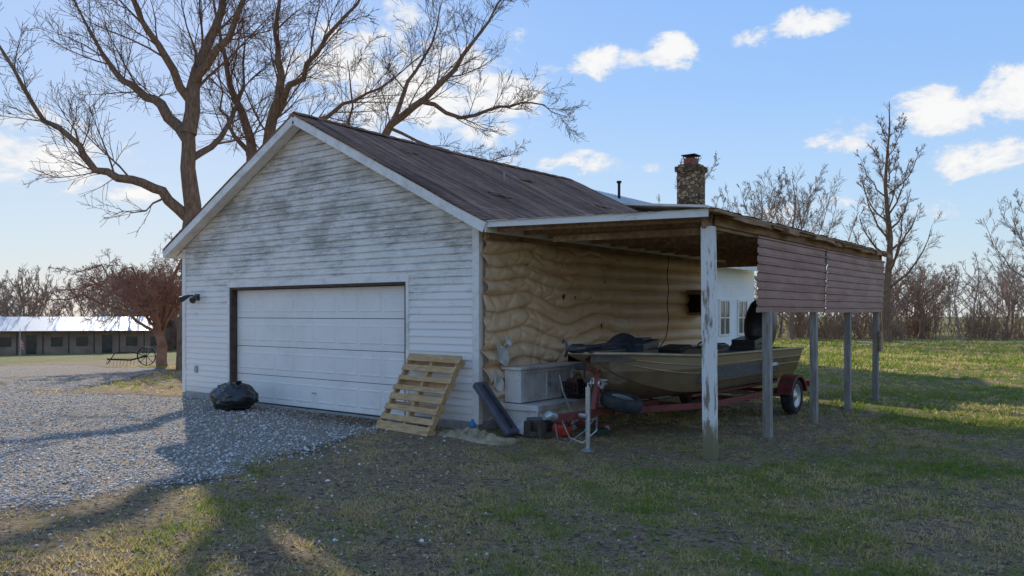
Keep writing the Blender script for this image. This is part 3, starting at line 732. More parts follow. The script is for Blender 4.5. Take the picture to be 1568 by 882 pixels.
bt=empty('blue_bottle',(.10,-.28,0)); m=MB(); m.lathe((.12,-.28,0.0),(0,0,1),[(0,.0),(.0,.045),(.15,.045),(.19,.02),(.21,.016),(.22,0)],16); m.build('bottle',simple('blue_plastic',(.04,.14,.30),(.06,.20,.4),5,rough=.3,bump=.05),bt,smooth=True)
bk=empty('bucket',(.95,.2,0)); m=MB(); m.lathe((.90,.15,0.0),(0,0,1),[(0,0),(.0,.10),(.24,.125),(.245,.13),(.23,.118),(.02,.095),(.02,0)],24); m.build('pail',simple('grey_pail',(.12,.12,.12),(.2,.2,.2),5,rough=.5),bk,smooth=True)
m=MB(); m.tube([(.90+.13*math.cos(a),.15,.24+.1*math.sin(a)) for a in [math.pi*i/10 for i in range(11)]],.004,6); m.build('handle',STEEL,bk)
jk=empty('tool_box',(1.0,.6,0)); m=MB(); m.box(.84,1.08,.46,.7,.0,.15); m.box(.83,1.09,.45,.71,.155,.21); m.tube([(.90,.58,.21),(.90,.58,.25),(1.02,.58,.25),(1.02,.58,.21)],.01,6); m.build('box',BLACKP,jk,.01)
fj=empty('floor_jack',(1.15,1.1,0)); m=MB(); m.beam((1.0,1.0,.08),(1.5,1.25,.07),.16,.07); m.beam((1.05,1.02,.13),(1.38,1.18,.24),.05,.04); m.build('chassis',REDM,fj,.01)
m=MB(); m.tube([(1.02,1.0,.12),(.86,.9,.55),(.82,.87,.8)],.014,8)
for p in((1.03,.93),(.99,1.09),(1.46,1.15),(1.42,1.29)): m.lathe((p[0],p[1],.04),(.45,-.9,0),[(-.02,.0),(-.02,.04),(.02,.04),(.02,0)],12)
m.build('handle_and_wheels',STEEL,fj)
for (x,y,r) in((.98,-.02,.3),(1.18,.02,1.2)):
    bo=empty('work_boot',(x,y,0)); m=MB()
    cs,sn=math.cos(r),math.sin(r)
    for (o,zc,hl,hh) in((.0,.045,.13,.045),(-.07,.13,.055,.10)): m.obox((x+o*cs,y+o*sn,zc),(cs,sn,0),(-sn,cs,0),(0,0,1),hl,.045,hh)
    m.build('boot',BROWN,bo,.025)
hs=empty('coiled_hose',(1.5,.75,0)); m=MB(); m.tube([(1.5+(.17+.01*math.sin(i))*math.cos(i*.5),.75+(.17+.01*math.cos(i*.7))*math.sin(i*.5),.02+.0016*i) for i in range(50)],.011,6); m.build('hose',simple('hose_rubber',(.03,.05,.03),(.06,.09,.05),5,rough=.5),hs,smooth=True)
dp=empty('paper_bag',(.62,.1,0)); m=MB(); m.grid(lambda u,v:(.52+.3*u,.02+.25*v,.02+.16*math.sin(math.pi*u)**.5*math.sin(math.pi*v)**.5+.03*noise.noise(Vector((u*5,v*5,2)))),12,12); m.build('bag',WHITEP,dp)
m=MB()
def gt(u,v):
    x=-.35+1.45*u; y=-.78+.42*v+.08*math.sin(u*6)
    e=(math.sin(math.pi*u)*math.sin(math.pi*v))**.4
    return (x,y,.005+e*(.05+.13*abs(noise.noise(Vector((u*7,v*3,5))))+.03*noise.noise(Vector((u*16,v*8,2)))))
m.grid(gt,70,26); m.build('crumpled_tarp',simple('brown_tarp',(.20,.14,.08),(.46,.35,.21),3,rough=.6,bump=.5,bs=12,dist=.02),None,smooth=True)
# pallet
pal=empty('wooden_pallet',(-.8,-.4,0))
B0=Vector((-1.40,-.70,.0));B1=Vector((-.12,-.86,.0));T0=Vector((-1.38,-.06,1.08))
ux=(B1-B0).normalized(); uy=(T0-B0); L=uy.length; uy=(uy-ux*uy.dot(ux)).normalized(); un=ux.cross(uy).normalized()
if un.y>0: un=-un
Wp=1.20
m=MB()
def pb(a0,a1,b0,b1,n0,n1,jx=0):
    c=B0+ux*((a0+a1)/2+jx)+uy*((b0+b1)/2)+un*((n0+n1)/2); m.obox(c,ux,uy,un,(a1-a0)/2,(b1-b0)/2,(n1-n0)/2)
for a in(0,.565,1.13): pb(a,a+.04,0.02,L-.02,-.09,0)
bw=[.13,.09,.09,.10,.09,.09,.10,.12]; 
for k in range(8):
    b=.0+k*(L-.12)/7; w=bw[k]*random.uniform(.85,1.05); pb(-.01,Wp,b,b+w,.001,.018,random.uniform(-.012,.012))
for k in range(4):
    b=.03+k*(L-.15)/3; pb(-.01,Wp,b,b+.1,-.108,-.091)
m.build('boards',PALLET,pal,.003)
# trash bag
def bagf(u,v):
    th=math.pi*u; ph=2*math.pi*v; n=Vector((math.sin(th)*math.cos(ph),math.sin(th)*math.sin(ph),math.cos(th)))
    r=1+.22*noise.noise(n*1.5+Vector((1,7,2)))+.13*abs(noise.noise(n*4.5+Vector((3,1,2))))+.07*noise.noise(n*9)
    q=max(0,n.z)
    p=Vector((n.x*.46*(1-.1*q),n.y*.32,math.copysign(abs(n.z)**.8,n.z)*.25))*r; p.z=max(p.z,-.20)
    return (-5.15+p.x,-.62+p.y,.205+p.z+.05*p.x)
m=MB(); m.grid(bagf,50,70)
m.grid(lambda u,v:(-4.98+.06*(u-.2)+.05*u*math.cos(v*6.28),-.66+.05*u*math.sin(v*6.28),.42+.09*u+.02*noise.noise(Vector((u*3,v*5,1)))),4,12)
m.build('garbage_bag',BAG,None,smooth=True)

# ------------------------------------------------------------ house behind
house=empty('white_house',(-7.3,18,0))
HS=m_white('house_siding',(.84,.83,.82),(.5,.5,.5),.3,1)
m=MB(); hx=-3.0; x0=-11.6; ys,ye=14.0,18.75
m.box(x0,hx-.02,ys,ye,0,3.45)
for k in range(30):
    z=.3+k*.108; 
    m.add([(hx+.0,ys,z),(hx+.0,ye,z),(hx-.015,ye,z+.108),(hx-.015,ys,z+.108)],[(0,1,2,3)])
    m.add([(hx-.02,ys,z),(hx-.02,ye,z),(hx,ye,z),(hx,ys,z)],[(0,1,2,3)])
m.add([(x0,ys,3.45),(hx,ys,3.45),(-7.3,ys,5.85)],[(0,1,2)]); m.add([(x0,ye,3.45),(hx,ye,3.45),(-7.3,ye,5.85)],[(0,1,2)])
m.build('walls',HS,house)
MROOF=simple('white_metal_roof',(.52,.50,.48),(.68,.66,.64),2,rough=.5,metal=.1,bump=.05)
for sg in(-1,1):
    m=MB(); xr=-7.3; xe=-7.3+sg*4.9; ze=6.0-4.9*.558
    def rf(u,v):
        y=ys-.4+(ye-ys+.8)*v; rib=.035 if (int(round(v*104))%4==0) else 0
        return (xr+(xe-xr)*u,y,6.0+(ze-6.0)*u+rib)
    m.grid(rf,4,104); m.build('metal_roof',MROOF,house)
m=MB(); m.box(-2.44,-2.39,ys-.4,ye+.4,3.12,3.30); m.build('gutter',TRIM,house)
for yc in(16.05,17.6):
    m=MB(); m.box(hx+.004,hx+.02,yc-.36,yc+.36,1.02,2.1); m.build('window_glass',GLASS,house)
    m=MB()
    for a,b,c,e in((-.43,-.36,.97,2.17),(.36,.43,.97,2.17),(-.36,.36,.97,1.03),(-.36,.36,2.1,2.17),(-.36,.36,1.54,1.58),(-.02,.02,1.03,2.1)):
        m.box(hx+.0,hx+.04,yc+a,yc+b,c,e)
    m.build('window_frame',TRIM,house)
def m_stone():
    t=NT('chimney_stone'); v=t.map((1,1,1.5)); vo=t.n.new('ShaderNodeTexVoronoi'); vo.inputs['Scale'].default_value=5.5; t.link(v,vo.inputs['Vector'])
    sx=t.n.new('ShaderNodeSeparateColor'); t.link(vo.outputs['Color'],sx.inputs[0])
    c=t.ramp(sx.outputs[0],[(0,(.10,.06,.04)),(.5,(.26,.16,.09)),(1,(.44,.30,.18))]); v2=t.n.new('ShaderNodeTexVoronoi'); v2.feature='DISTANCE_TO_EDGE'; v2.inputs['Scale'].default_value=5.5; t.link(v,v2.inputs['Vector'])
    c=t.mix(t.ramp(v2.outputs[0],[(0,1),(.07,0)]),c,(.05,.04,.035)); t.col(c); t.bump(t.ramp(v2.outputs[0],[(0,0),(.15,1)]),1,.04); t.set(rough=.95,spec=.1); return t.m
chx,chy=-5.0,17.85
m=MB(); m.box(chx-.38,chx+.38,chy-.38,chy+.38,4,6.78); m.box(chx-.44,chx+.44,chy-.44,chy+.44,6.78,6.98); m.box(chx-.35,chx+.35,chy-.35,chy+.35,6.98,7.05); m.build('stone_chimney',m_stone(),house,.02)
m=MB(); m.box(chx-.2,chx+.2,chy-.2,chy+.2,7.05,7.28); m.build('chimney_brick_top',simple('red_brick',(.25,.08,.05),(.35,.14,.09),9),house,.01)
m=MB(); m.box(chx-.26,chx+.26,chy-.26,chy+.26,7.36,7.40); 
for a in(-.2,.2):
    for b in(-.2,.2): m.cyl((chx+a,chy+b,7.25),(chx+a,chy+b,7.37),.015,6)
m.build('chimney_cap',DARK,house)
m=MB(); m.cyl((-6.9,16,5.7),(-6.9,16,6.35),.05,10); m.cyl((-6.9,16,6.35),(-6.9,16,6.42),.09,10); m.build('vent_pipe',DARK,house)
CREAM=simple('cream_trim',(.66,.52,.28),(.76,.62,.36),3)
m=MB(); m.box(-4.6,-3.1,14.6,17.0,3.9,4.98); m.build('dormer_wall',CREAM,house)
m=MB(); m.add([(-6.1,14.4,5.34),(-2.9,14.4,5.00),(-2.9,17.3,5.00),(-6.1,17.3,5.34),(-6.1,14.4,5.41),(-2.9,14.4,5.07),(-2.9,17.3,5.07),(-6.1,17.3,5.41)],[(0,3,2,1),(4,5,6,7),(0,1,5,4),(1,2,6,5),(2,3,7,6),(3,0,4,7)]); m.build('dormer_roof',MROOF,house)

# ------------------------------------------------------------ long low building, far left
lb=empty('long_low_building',(*at(-48,80),-2.3)); m=MB()
u0=Vector(at(-62,74)); u1=Vector(at(-35.5,80)); dv=(u1-u0).normalized(); nv=Vector((-dv.y,dv.x)); LL=(u1-u0).length
WBR=simple('brown_board_wall',(.26,.17,.12),(.40,.28,.21),1)
c=(u0+u1)/2+nv*4
m.obox((c.x,c.y,-1.1),(dv.x,dv.y,0),(nv.x,nv.y,0),(0,0,1),LL/2,4,1.3); m.build('walls',WBR,lb)
m=MB()
def lroof(u,v):
    p=u0+dv*(LL*u*1.02-.3)+nv*(-1.2+10.4*v); h=.02+1.35*(1-abs(2*v-1)); return (p.x,p.y,h)
m.grid(lroof,120,2); m.build('metal_roof',simple('bright_metal_roof',(.50,.50,.50),(.66,.65,.64),.5,(1,1,1),rough=.5,metal=.0),lb)
m=MB(); g=MB()
for k in range(12):
    p=u0+dv*(LL*(k+.5)/12)-nv*1.0; m.cyl((p.x,p.y,-2.35),(p.x,p.y,.05),.07,8)
    q=u0+dv*(LL*(k+.9)/12)-nv*.03; g.obox((q.x,q.y,-1.05 if k%3 else -1.35),(dv.x,dv.y,0),(nv.x,nv.y,0),(0,0,1),.5 if k%3 else .45,.04,.45 if k%3 else .95)
m.build('porch_posts',BROWN,lb); g.build('windows_and_doors',GLASS,lb)
fp=empty('flag_pole',(*at(-42,68),-2.2)); m=MB(); a=at(-42,68); m.cyl((a[0],a[1],-2.2),(a[0],a[1],.4),.03,8); m.build('pole',STEEL,fp)
m=MB(); m.grid(lambda u,v:(a[0]+.35*u*.79+.1*math.sin(u*5),a[1]+.35*u*.61,-.5-.7*v-.3*u),8,5); 
t=NT('flag_cloth'); X_,Y_,Z_=sepz(t); w=t.math('SINE',t.math('MULTIPLY',Z_,48)); t.col(t.mix(t.ramp(w,[(.45,0),(.55,1)]),(.5,.03,.04),(.7,.7,.7))); m.build('flag',t.m,fp)

# ------------------------------------------------------------ trees
def rnd_perp(d,rng,ang):
    p=d.orthogonal().normalized(); p=Quaternion(d,rng.random()*6.283)@p
    return (d*math.cos(ang)+p*math.sin(ang)).normalized()
NK={3:8,2:6,1:4}
def limb(m,pts,r0,r1,rng,kids,klen,lev,upb,minr,start=.25,kr=.5,ang=(.5,1.0),wob=.12,nk=NK,sh=.62):
    n=len(pts); rad=[r0+(r1-r0)*(i/(n-1)) for i in range(n)]
    m.tube(pts,[max(minr,r) for r in rad],8 if r0>.12 else 6 if r0>.05 else 3,False)
    if lev<=0: return
    for k in range(kids):
        f=start+(1-start)*((k+rng.random())/kids); t=f*(n-1); i=min(n-2,int(t)); q=t-i
        p=pts[i].lerp(pts[i+1],q); d=(pts[i+1]-pts[i]).normalized(); r=rad[i]+(rad[i+1]-rad[i])*q
        cd=rnd_perp(d,rng,rng.uniform(*ang)); cd=(cd+Vector((0,0,upb*rng.uniform(.3,1)))).normalized()
        L=klen*rng.uniform(.55,1.15)*(1-.4*f); cr=max(minr,min(r*kr*rng.uniform(.7,1.1),L*.013+.003))
        segs=5 if lev>1 else 3; P=[p]; dd=cd
        for s in range(segs):
            dd=(dd+Vector((rng.gauss(0,wob),rng.gauss(0,wob),rng.gauss(0,wob)+.05*upb))).normalized(); P.append(P[-1]+dd*(L/segs))
        limb(m,P,cr,max(minr*.6,cr*.2),rng,nk.get(lev,5),L*sh,lev-1,upb,minr,.12,.6,ang,wob,nk,sh)
def densify(P,rng,amp=.06,k=3):
    out=[]; 
    for i in range(len(P)-1):
        for j in range(k):
            q=P[i].lerp(P[i+1],j/k); 
            if j: q=q+Vector((rng.gauss(0,amp),rng.gauss(0,amp),rng.gauss(0,amp)))
            out.append(q)
    out.append(P[-1]); return out
R_=Vector((.792,.610,0)); Fw=Vector((-.610,.792,0))
def bigtree(name,X,dd,limbs,seed,mat=BARK):
    rng=random.Random(seed); bx,by=at(X,dd); base=Vector((bx,by,float(gz(bx,by))-.1)); m=MB()
    for (P,r0,r1,kids,klen,lev,start) in limbs:
        pts=[base+R_*p[0]+Vector((0,0,p[1]))+Fw*(p[2] if len(p)>2 else 0) for p in P]
        pts=densify(pts,rng,.05 if r0<.2 else .035)
        limb(m,pts,r0*.9,r1*.6,rng,kids,klen*1.1,lev,.26,.006,start,.5,(.45,.95),.10)
    e=empty(name,base); m.build('trunk_and_branches',mat,e,smooth=True)
bigtree('bare_shade_tree',-9.75,24,[
 ([(0,0),(.1,2),(.05,4),(.05,5.6),(0,7.3)],.42,.32,0,1,0,.9),
 ([(0,7.2),(.2,9.2,.2),(.7,10.5,.3),(1.1,12,.3),(1.2,14.5,0)],.27,.04,16,3.2,3,.1),
 ([(-.05,4.7),(-.7,5.45,-.2),(-1.5,5.75,-.4),(-2.5,6.0,-.6),(-3.1,6.9,-.8),(-4.0,7.7,-1),(-4.9,9.4,-1.2),(-5.9,11,-1.3)],.19,.03,18,2.4,3,.25),
 ([(0,7.0),(-1,8.2,.4),(-1.7,8.6,.6),(-2.6,9.3,.8),(-3.3,10.3,1),(-4.2,12,1)],.21,.03,16,2.6,3,.2),
 ([(.05,8.2),(-.5,9.4,-.5),(-1,10.3,-.9),(-1.9,12,-1.2),(-2.3,14,-1.4)],.15,.03,13,2.8,3,.2),
 ([(.15,8.8),(1.4,9.9,-.5),(2.2,11.2,-1),(2.6,13,-1.2)],.15,.03,12,2.6,3,.2),
 ([(.0,6.4),(.6,7.3,1),(1.0,9.2,2),(.6,11.8,3)],.13,.03,12,2.6,3,.25),
 ([(-.6,5.4),(-1.0,4.8,-.6),(-1.8,4.6,-1),],.05,.012,7,1.2,2,.3),
],11)
bigtree('bare_shade_tree',-8.2,26,[
 ([(0,0),(-.05,2),(-.05,4),(0,5.6)],.46,.38,0,1,0,.9),
 ([(0,5.5),(-.3,6.8),(-.55,8,.2),(-1.1,9.3,.3),(-1.4,10.7,.4),(-1.9,13.5,.4)],.24,.03,14,2.6,3,.25),
 ([(0,5.5),(.15,6.8),(.5,8.4,-.2),(.75,9.6,-.3),(.55,10.9,-.3),(.9,14,-.3)],.28,.04,16,3.0,3,.2),
 ([(.5,8.3),(1.1,9.1,-.6),(2.1,10,-1),(3.4,11.4,-1.3),(4.2,13,-1.5)],.15,.02,13,2.6,3,.2),
 ([(.1,6.7),(1.2,8.0,.8),(2.4,9.0,1.3),(3.6,9.6,1.6),(5,10.8,1.8)],.13,.02,14,2.4,3,.2),
 ([(-.4,7.0),(-1.2,7.8,1),(-2,8.9,1.8),(-2.2,11,2.2)],.11,.02,10,2.2,3,.2),
],12)
bigtree('bare_shade_tree',-6.0,27,[
 ([(0,0),(.1,3),(.5,5.4),(1.2,7.0),(1.9,8.2),(3.1,9.0,-.3),(4.1,9.9,-.5),(4.9,11,-.7),(5.8,12.4,-.8)],.26,.04,20,2.6,3,.42),
 ([(2.9,8.9,-.3),(4.3,8.3,-.5),(5.6,8.6,-.8),(6.6,8.7,-.9),(7.8,8.2,-1)],.09,.015,14,1.9,3,.15),
 ([(1.8,8.1),(3.2,7.6,.7),(4.7,7.1,1.2),(6.2,7.5,1.5)],.07,.015,12,1.6,3,.15),
 ([(1.9,8.2),(2.4,9.8,.5),(3.2,11.2,.8),(3.6,13,1)],.10,.02,10,2.2,3,.2),
 ([(.7,5.9),(.2,7.5,.8),(.3,9.2,1.5),(0,11,2)],.10,.02,10,2.2,3,.2),
],13)
rng=random.Random(5); bx,by=at(-12.3,28.0); base=Vector((bx,by,float(gz(bx,by))-.05)); m=MB()
limb(m,densify([base,base+Vector((.02,0,.7)),base+R_*-.2+Vector((0,0,1.5))],rng,.02),.2,.14,rng,0,1,0,0,.006)
for k in range(17):
    a=k*2.4; L=rng.uniform(1.7,3.3); dx=math.cos(a)*L; dy=math.sin(a)*L
    if dx>0: dx*=.6
    else: dx*=1.35
    s=base+R_*-.2*(k%3)/2+Vector((0,0,1.0+.5*rng.random())); top=rng.uniform(1.6,3.9)
    P=[s,s+R_*dx*.3+Fw*dy*.3+Vector((0,0,top*.5)),s+R_*dx*.65+Fw*dy*.65+Vector((0,0,top*.85)),s+R_*dx+Fw*dy+Vector((0,0,top*.72))]
    limb(m,densify(P,rng,.06),.065,.012,rng,13,1.2,3,-.02,.006,.2,.6,(.4,1.2),.2)
e=empty('spreading_ornamental_tree',base); m.build('trunk_and_branches',BARKR,e)
def talltree(name,X,dd,H,r,seed,kids=16,kl=3.2,mat=BARK,minr=.011,lo=.2,spread=1.0):
    rng=random.Random(seed); bx,by=at(X,dd); base=Vector((bx,by,float(gz(bx,by))-.1)); m=MB()
    P=[base+Vector((.12*math.sin(i*1.3+seed),.12*math.cos(i*1.7),H*i/9)) for i in range(10)]
    limb(m,P,r,.02,rng,14,kl*.45,2,.4,minr,.35,.4,(.5,.9),.06,{2:5,1:3},.7)
    for k in range(kids):
        f=lo+(.88-lo)*(k+rng.random()*.8)/kids; p=P[0].lerp(P[-1],f); a=k*2.4+rng.random()*.6; L=kl*spread*(1.25-f)*rng.uniform(.75,1.15)
        o=Vector((math.cos(a),math.sin(a),0)); q=[p,p+o*L*.35+Vector((0,0,L*.28)),p+o*L*.62+Vector((0,0,L*.68)),p+o*L*.8+Vector((0,0,L*1.2))]
        limb(m,densify(q,rng,.04,2),r*.42*(1.1-f),.012,rng,9,L*.42,3,.25,minr,.15,.55,(.4,.85),.06,{3:6,2:4,1:3},.72)
    e=empty(name,base); m.build('trunk_and_branches',mat,e)
talltree('tall_bare_tree',21.7,46,14.0,.26,3,22,3.0,BARK,.008,.22)
talltree('bare_tree',12.0,52,12.0,.18,21,14,3.4,BARKD,.008)
talltree('bare_tree',15.6,50,9.4,.17,22,15,4.2,BARKD,.008,.2,1.1)
talltree('bare_tree',18.0,51,10.4,.18,23,16,4.4,BARKD,.008,.2,1.1)
talltree('bare_tree',20.2,56,10.0,.16,24,14,4.0,BARKD,.008)
talltree('bare_tree',3.4,56,10.2,.16,25,12,3.6,BARKD,.008)
talltree('bare_tree',32.6,50,8.8,.17,26,13,4.0,BARKD,.008)
def template(seed,H,spread,brush=False):
    rng=random.Random(seed); m=MB(); nk={3:5,2:4,1:3}
    if not brush:
        P=[Vector((.2*math.sin(i+seed),.2*math.cos(i*1.3+seed),H*.95*i/6)) for i in range(7)]
        limb(m,P,.13,.02,rng,8,spread*.5,2,.4,.013,.4,.5,(.5,1.0),.08,nk,.7)
        for k in range(9):
            f=.15+.6*(k+rng.random())/9; p=P[0].lerp(P[-1],f); a=k*2.4+rng.random(); L=spread*(1.2-f)*rng.uniform(.8,1.2)
            o=Vector((math.cos(a),math.sin(a),0)); q=[p,p+o*L*.4+Vector((0,0,L*.3)),p+o*L*.75+Vector((0,0,L*.75)),p+o*L+Vector((0,0,L*1.2))]
            limb(m,densify(q,rng,.06,2),.06,.015,rng,6,L*.45,3,.25,.012,.2,.55,(.4,.9),.08,nk,.7)
    else:
        for k in range(22):
            a=rng.random()*6.28; r=rng.random()*1.8; b=Vector((r*math.cos(a),r*math.sin(a),-.1)); L=H*rng.uniform(.4,1)
            tp=b+Vector((rng.gauss(0,.5),rng.gauss(0,.5),L)); limb(m,[b,b.lerp(tp,.5)+Vector((rng.gauss(0,.1),rng.gauss(0,.1),0)),tp],.022,.010,rng,5,L*.45,2,.2,.011,.1,.6,(.3,.9),.15,nk)
    me=bpy.data.meshes.new('tree_template'); me.from_pydata(m.v,[],m.f); me.update(); return me
HAZE1=simple('treeline_hazy_bark_near',(.24,.155,.105),(.42,.285,.20),1,rough=1,bump=0,spec=.05); HAZE2=simple('treeline_hazy_bark_far',(.32,.265,.235),(.46,.40,.365),1,rough=1,bump=0,spec=.05)  # bark lightened for distance: the haze is mixed into these colours
TT=[template(31,8,3.2),template(32,9,3.0),template(33,7,3.4)]; TB=[template(41,3.0,0,True),template(42,2.3,0,True)]
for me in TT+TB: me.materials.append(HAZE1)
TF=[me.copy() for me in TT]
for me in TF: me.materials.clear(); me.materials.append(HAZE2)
tl=empty('distant_tree_line',(0,0,0)); rr=random.Random(9)
def put(me,X,dd,s,sz=None):
    x,y=at(X,dd); ob=bpy.data.objects.new('tree',me); COL.objects.link(ob); ob.parent=tl
    ob.location=(x,y,float(gz(x,y))-.05); ob.rotation_euler=(0,0,rr.random()*6.28); ob.scale=(s,s,(sz or s))
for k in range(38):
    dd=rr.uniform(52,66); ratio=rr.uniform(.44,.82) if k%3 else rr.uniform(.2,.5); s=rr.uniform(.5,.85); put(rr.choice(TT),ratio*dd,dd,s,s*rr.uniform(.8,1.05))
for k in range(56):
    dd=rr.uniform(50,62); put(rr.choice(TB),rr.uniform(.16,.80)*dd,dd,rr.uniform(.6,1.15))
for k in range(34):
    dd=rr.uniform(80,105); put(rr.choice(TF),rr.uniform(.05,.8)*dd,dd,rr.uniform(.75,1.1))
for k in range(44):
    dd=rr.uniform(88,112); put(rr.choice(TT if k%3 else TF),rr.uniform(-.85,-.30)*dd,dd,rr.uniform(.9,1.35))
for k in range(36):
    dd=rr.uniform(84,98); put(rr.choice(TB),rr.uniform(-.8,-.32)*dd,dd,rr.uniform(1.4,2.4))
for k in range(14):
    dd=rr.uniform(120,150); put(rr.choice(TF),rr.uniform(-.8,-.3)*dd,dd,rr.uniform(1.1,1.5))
hr=empty('hay_rake',(*at(-14.0,30.5),-.2)); a=at(-14.0,30.5); z0=float(gz(*a)); m=MB(); C0=Vector((a[0],a[1],z0+.36))
m.lathe(tuple(C0),(Fw.x,Fw.y,.1),[(-.02,.33),(.02,.33),(.02,.36),(-.02,.36),(-.02,.33)],28)
for k in range(8):
    t_=k*math.pi/4; m.beam(tuple(C0),tuple(C0+R_*.34*math.cos(t_)+Vector((0,0,.34*math.sin(t_)))),.02,.02)
m.tube([C0,C0+R_*-.6+Vector((0,0,-.15)),C0+R_*-1.5+Vector((0,0,-.12))],.03,6)
m.tube([C0+R_*-1.5+Vector((0,0,-.3)),C0+R_*-1.2+Vector((0,0,.12)),C0+R_*-.6+Vector((0,0,.16)),C0],.018,6)
for k in range(9):
    q=C0+R_*(-.35-.13*k); m.tube([q+Vector((0,0,-.12)),q+Fw*-.2+Vector((0,0,-.05)),q+Fw*-.3+Vector((0,0,-.34))],.008,4)
m.build('rake_frame',DARK,hr)
m=MB(); A_=Vector(at(20,45.5)); B_=Vector(at(60,47)); m.grid(lambda u,v:(*(A_.lerp(B_,u)+Vector((Fw.x,Fw.y))*(2.2*v)),.035),30,1); m.build('road',simple('pale_road',(.40,.36,.31),(.52,.48,.42),.5),None)

# ------------------------------------------------------------ light and sky
EL=math.radians(23); sv=Vector((-.871*math.cos(EL),.491*math.cos(EL),math.sin(EL)))
L=bpy.data.lights.new('sun','SUN'); L.energy=5.0; L.angle=math.radians(.5); L.color=(1,.92,.77)
so=bpy.data.objects.new('sun',L); COL.objects.link(so); so.rotation_euler=(-sv).to_track_quat('-Z','Y').to_euler(); so.location=(-20,20,20)
w=bpy.data.worlds.new('World'); sc.world=w; w.use_nodes=True; nt=w.node_tree; N_=nt.nodes; Lk=nt.links
bg=N_['Background']; bg.inputs['Strength'].default_value=.15
sky=N_.new('ShaderNodeTexSky'); sky.sky_type='NISHITA'; sky.sun_disc=False; sky.sun_elevation=EL; sky.sun_rotation=math.atan2(-.871,.491); sky.air_density=1; sky.dust_density=.4; sky.ozone_density=1.6
tc=N_.new('ShaderNodeTexCoord')
def mth(op,a,b=0,clamp=False):
    n=N_.new('ShaderNodeMath'); n.operation=op; n.use_clamp=clamp
    for i,v in enumerate((a,b)):
        if isinstance(v,(int,float)): n.inputs[i].default_value=v
        else: Lk.new(v,n.inputs[i])
    return n.outputs[0]
bw_=N_.new('ShaderNodeRGBToBW'); Lk.new(sky.outputs[0],bw_.inputs[0])
scale=mth('DIVIDE',8.6,mth('ADD',bw_.outputs[0],2.9))
sks=N_.new('ShaderNodeVectorMath'); sks.operation='SCALE'; Lk.new(sky.outputs[0],sks.inputs[0]); Lk.new(scale,sks.inputs['Scale'])
sp=N_.new('ShaderNodeSeparateXYZ'); Lk.new(tc.outputs['Generated'],sp.inputs[0])
az=mth('MULTIPLY',mth('ARCTAN2',sp.outputs[0],sp.outputs[1]),180/math.pi); el=mth('MULTIPLY',mth('ARCSINE',sp.outputs[2]),180/math.pi)
gr=N_.new('ShaderNodeValToRGB'); ge=gr.color_ramp.elements
while len(ge)<5: ge.new(.5)
for i,(p,c) in enumerate(((0,(.68,.79,.92)),(.07,(.52,.71,.96)),(.17,(.29,.53,.97)),(.28,(.19,.43,.95)),(1,(.22,.36,.70)))):
    ge[i].position=p; ge[i].color=(*c,1)
Lk.new(mth('DIVIDE',el,90,True),gr.inputs[0])
gs=N_.new('ShaderNodeVectorMath'); gs.operation='SCALE'; gs.inputs['Scale'].default_value=6.2; Lk.new(gr.outputs[0],gs.inputs[0])
mxs=N_.new('ShaderNodeMix'); mxs.data_type='RGBA'; mxs.inputs[0].default_value=.70; Lk.new(sks.outputs[0],mxs.inputs[6]); Lk.new(gs.outputs[0],mxs.inputs[7])
def wn(scale,det=8,r=.6,dist=0,stretch=2.0):
    mp=N_.new('ShaderNodeMapping'); mp.inputs['Scale'].default_value=(1,1,stretch); Lk.new(tc.outputs['Generated'],mp.inputs[0])
    n=N_.new('ShaderNodeTexNoise'); n.inputs['Scale'].default_value=scale; n.inputs['Detail'].default_value=det; n.inputs['Roughness'].default_value=r; n.inputs['Distortion'].default_value=dist
    Lk.new(mp.outputs[0],n.inputs['Vector']); return n.outputs[0]
nA=wn(16,8,.66,.3,1.8)
clouds=[(-6.7,15.9,8.5,4.6,1.1),(-1.1,15.2,3.4,2.2,1.3),(-3,13.3,5,1.6,.95),(5.9,17.6,1.7,1.4,1.25),(8.6,17.4,1.2,.8,.85),(11.4,17.6,2.1,1.3,1.2),(16.9,18.4,1.5,.8,1.0),(20,18.8,2.6,1.0,1.15),
 (28.3,12.6,3.0,1.7,1.25),(32,13.4,2.6,1.9,1.3),(31.2,9.4,4.2,1.3,1.25),(22.8,11.4,2.6,1.1,.85),(4,10.6,7,.9,.75),(-31,10,5.5,2.4,1.1),(-28,7.6,7,.9,.85),(22,6.8,8,.9,.7),(85,20,14,6,1),(170,20,16,6,1)]
cur=None
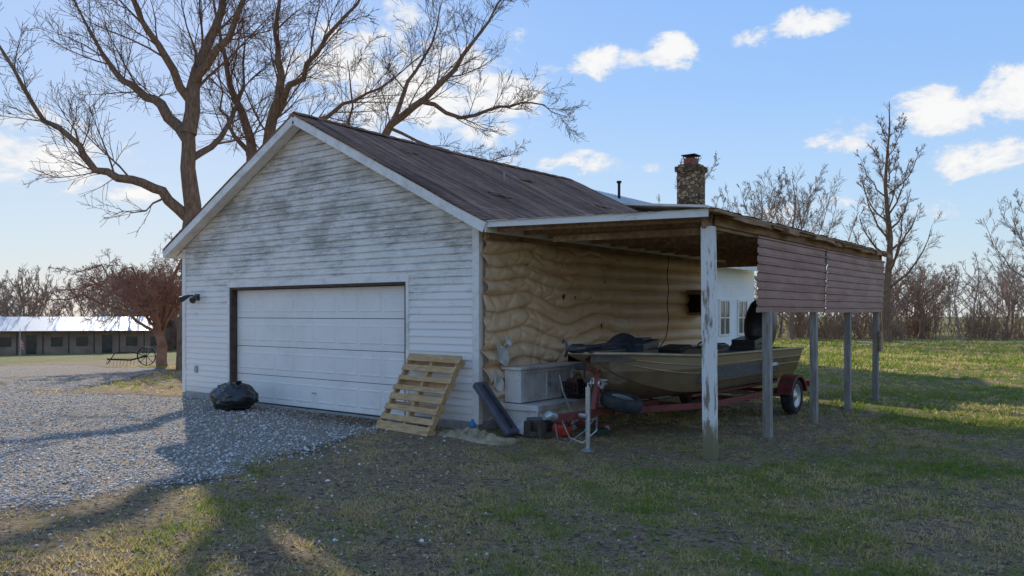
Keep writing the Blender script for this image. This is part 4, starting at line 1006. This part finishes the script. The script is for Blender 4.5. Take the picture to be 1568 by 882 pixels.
for (a,e_,ww_,hh,s) in clouds:
    da=mth('DIVIDE',mth('SUBTRACT',az,a-37.6),ww_*1.3); de=mth('DIVIDE',mth('SUBTRACT',el,e_),hh*1.3)
    r=mth('ADD',mth('MULTIPLY',da,da),mth('MULTIPLY',de,de)); v=mth('MULTIPLY',mth('SUBTRACT',1,r,True),s)
    cur=v if cur is None else mth('MAXIMUM',cur,v)
dens=mth('ADD',mth('MULTIPLY',cur,.95),mth('MULTIPLY',mth('SUBTRACT',nA,.5),3.6))
mr=N_.new('ShaderNodeMapRange'); mr.interpolation_type='SMOOTHSTEP'; mr.inputs[1].default_value=.36; mr.inputs[2].default_value=.95; Lk.new(dens,mr.inputs[0])
fade=mth('MINIMUM',mth('MULTIPLY',cur,4),1)
cf=mth('MULTIPLY',mth('MULTIPLY',mr.outputs[0],fade),.93)
cr=N_.new('ShaderNodeValToRGB'); cr.color_ramp.elements[0].position=.35; cr.color_ramp.elements[0].color=(.66,.74,.87,1); cr.color_ramp.elements[1].position=.95; cr.color_ramp.elements[1].color=(1,.985,.96,1)
Lk.new(mth('MULTIPLY',dens,.8),cr.inputs[0])
sc7=N_.new('ShaderNodeVectorMath'); sc7.operation='SCALE'; sc7.inputs['Scale'].default_value=6.6; Lk.new(cr.outputs[0],sc7.inputs[0])
mx=N_.new('ShaderNodeMix'); mx.data_type='RGBA'; Lk.new(cf,mx.inputs[0]); Lk.new(mxs.outputs[2],mx.inputs[6]); Lk.new(sc7.outputs[0],mx.inputs[7])
Lk.new(mx.outputs[2],bg.inputs['Color'])

# ------------------------------------------------------------ camera
cd=bpy.data.cameras.new('camera'); cam=bpy.data.objects.new('camera',cd); COL.objects.link(cam); sc.camera=cam
cd.lens=28; cd.sensor_width=36; cd.shift_y=39/1568; cd.clip_end=3000
cam.location=(CX,CY,CZ); cam.rotation_euler=(math.radians(90),0,math.atan2(.610,.792))
sc.view_settings.view_transform='Standard'; sc.view_settings.look='None'; sc.view_settings.exposure=0
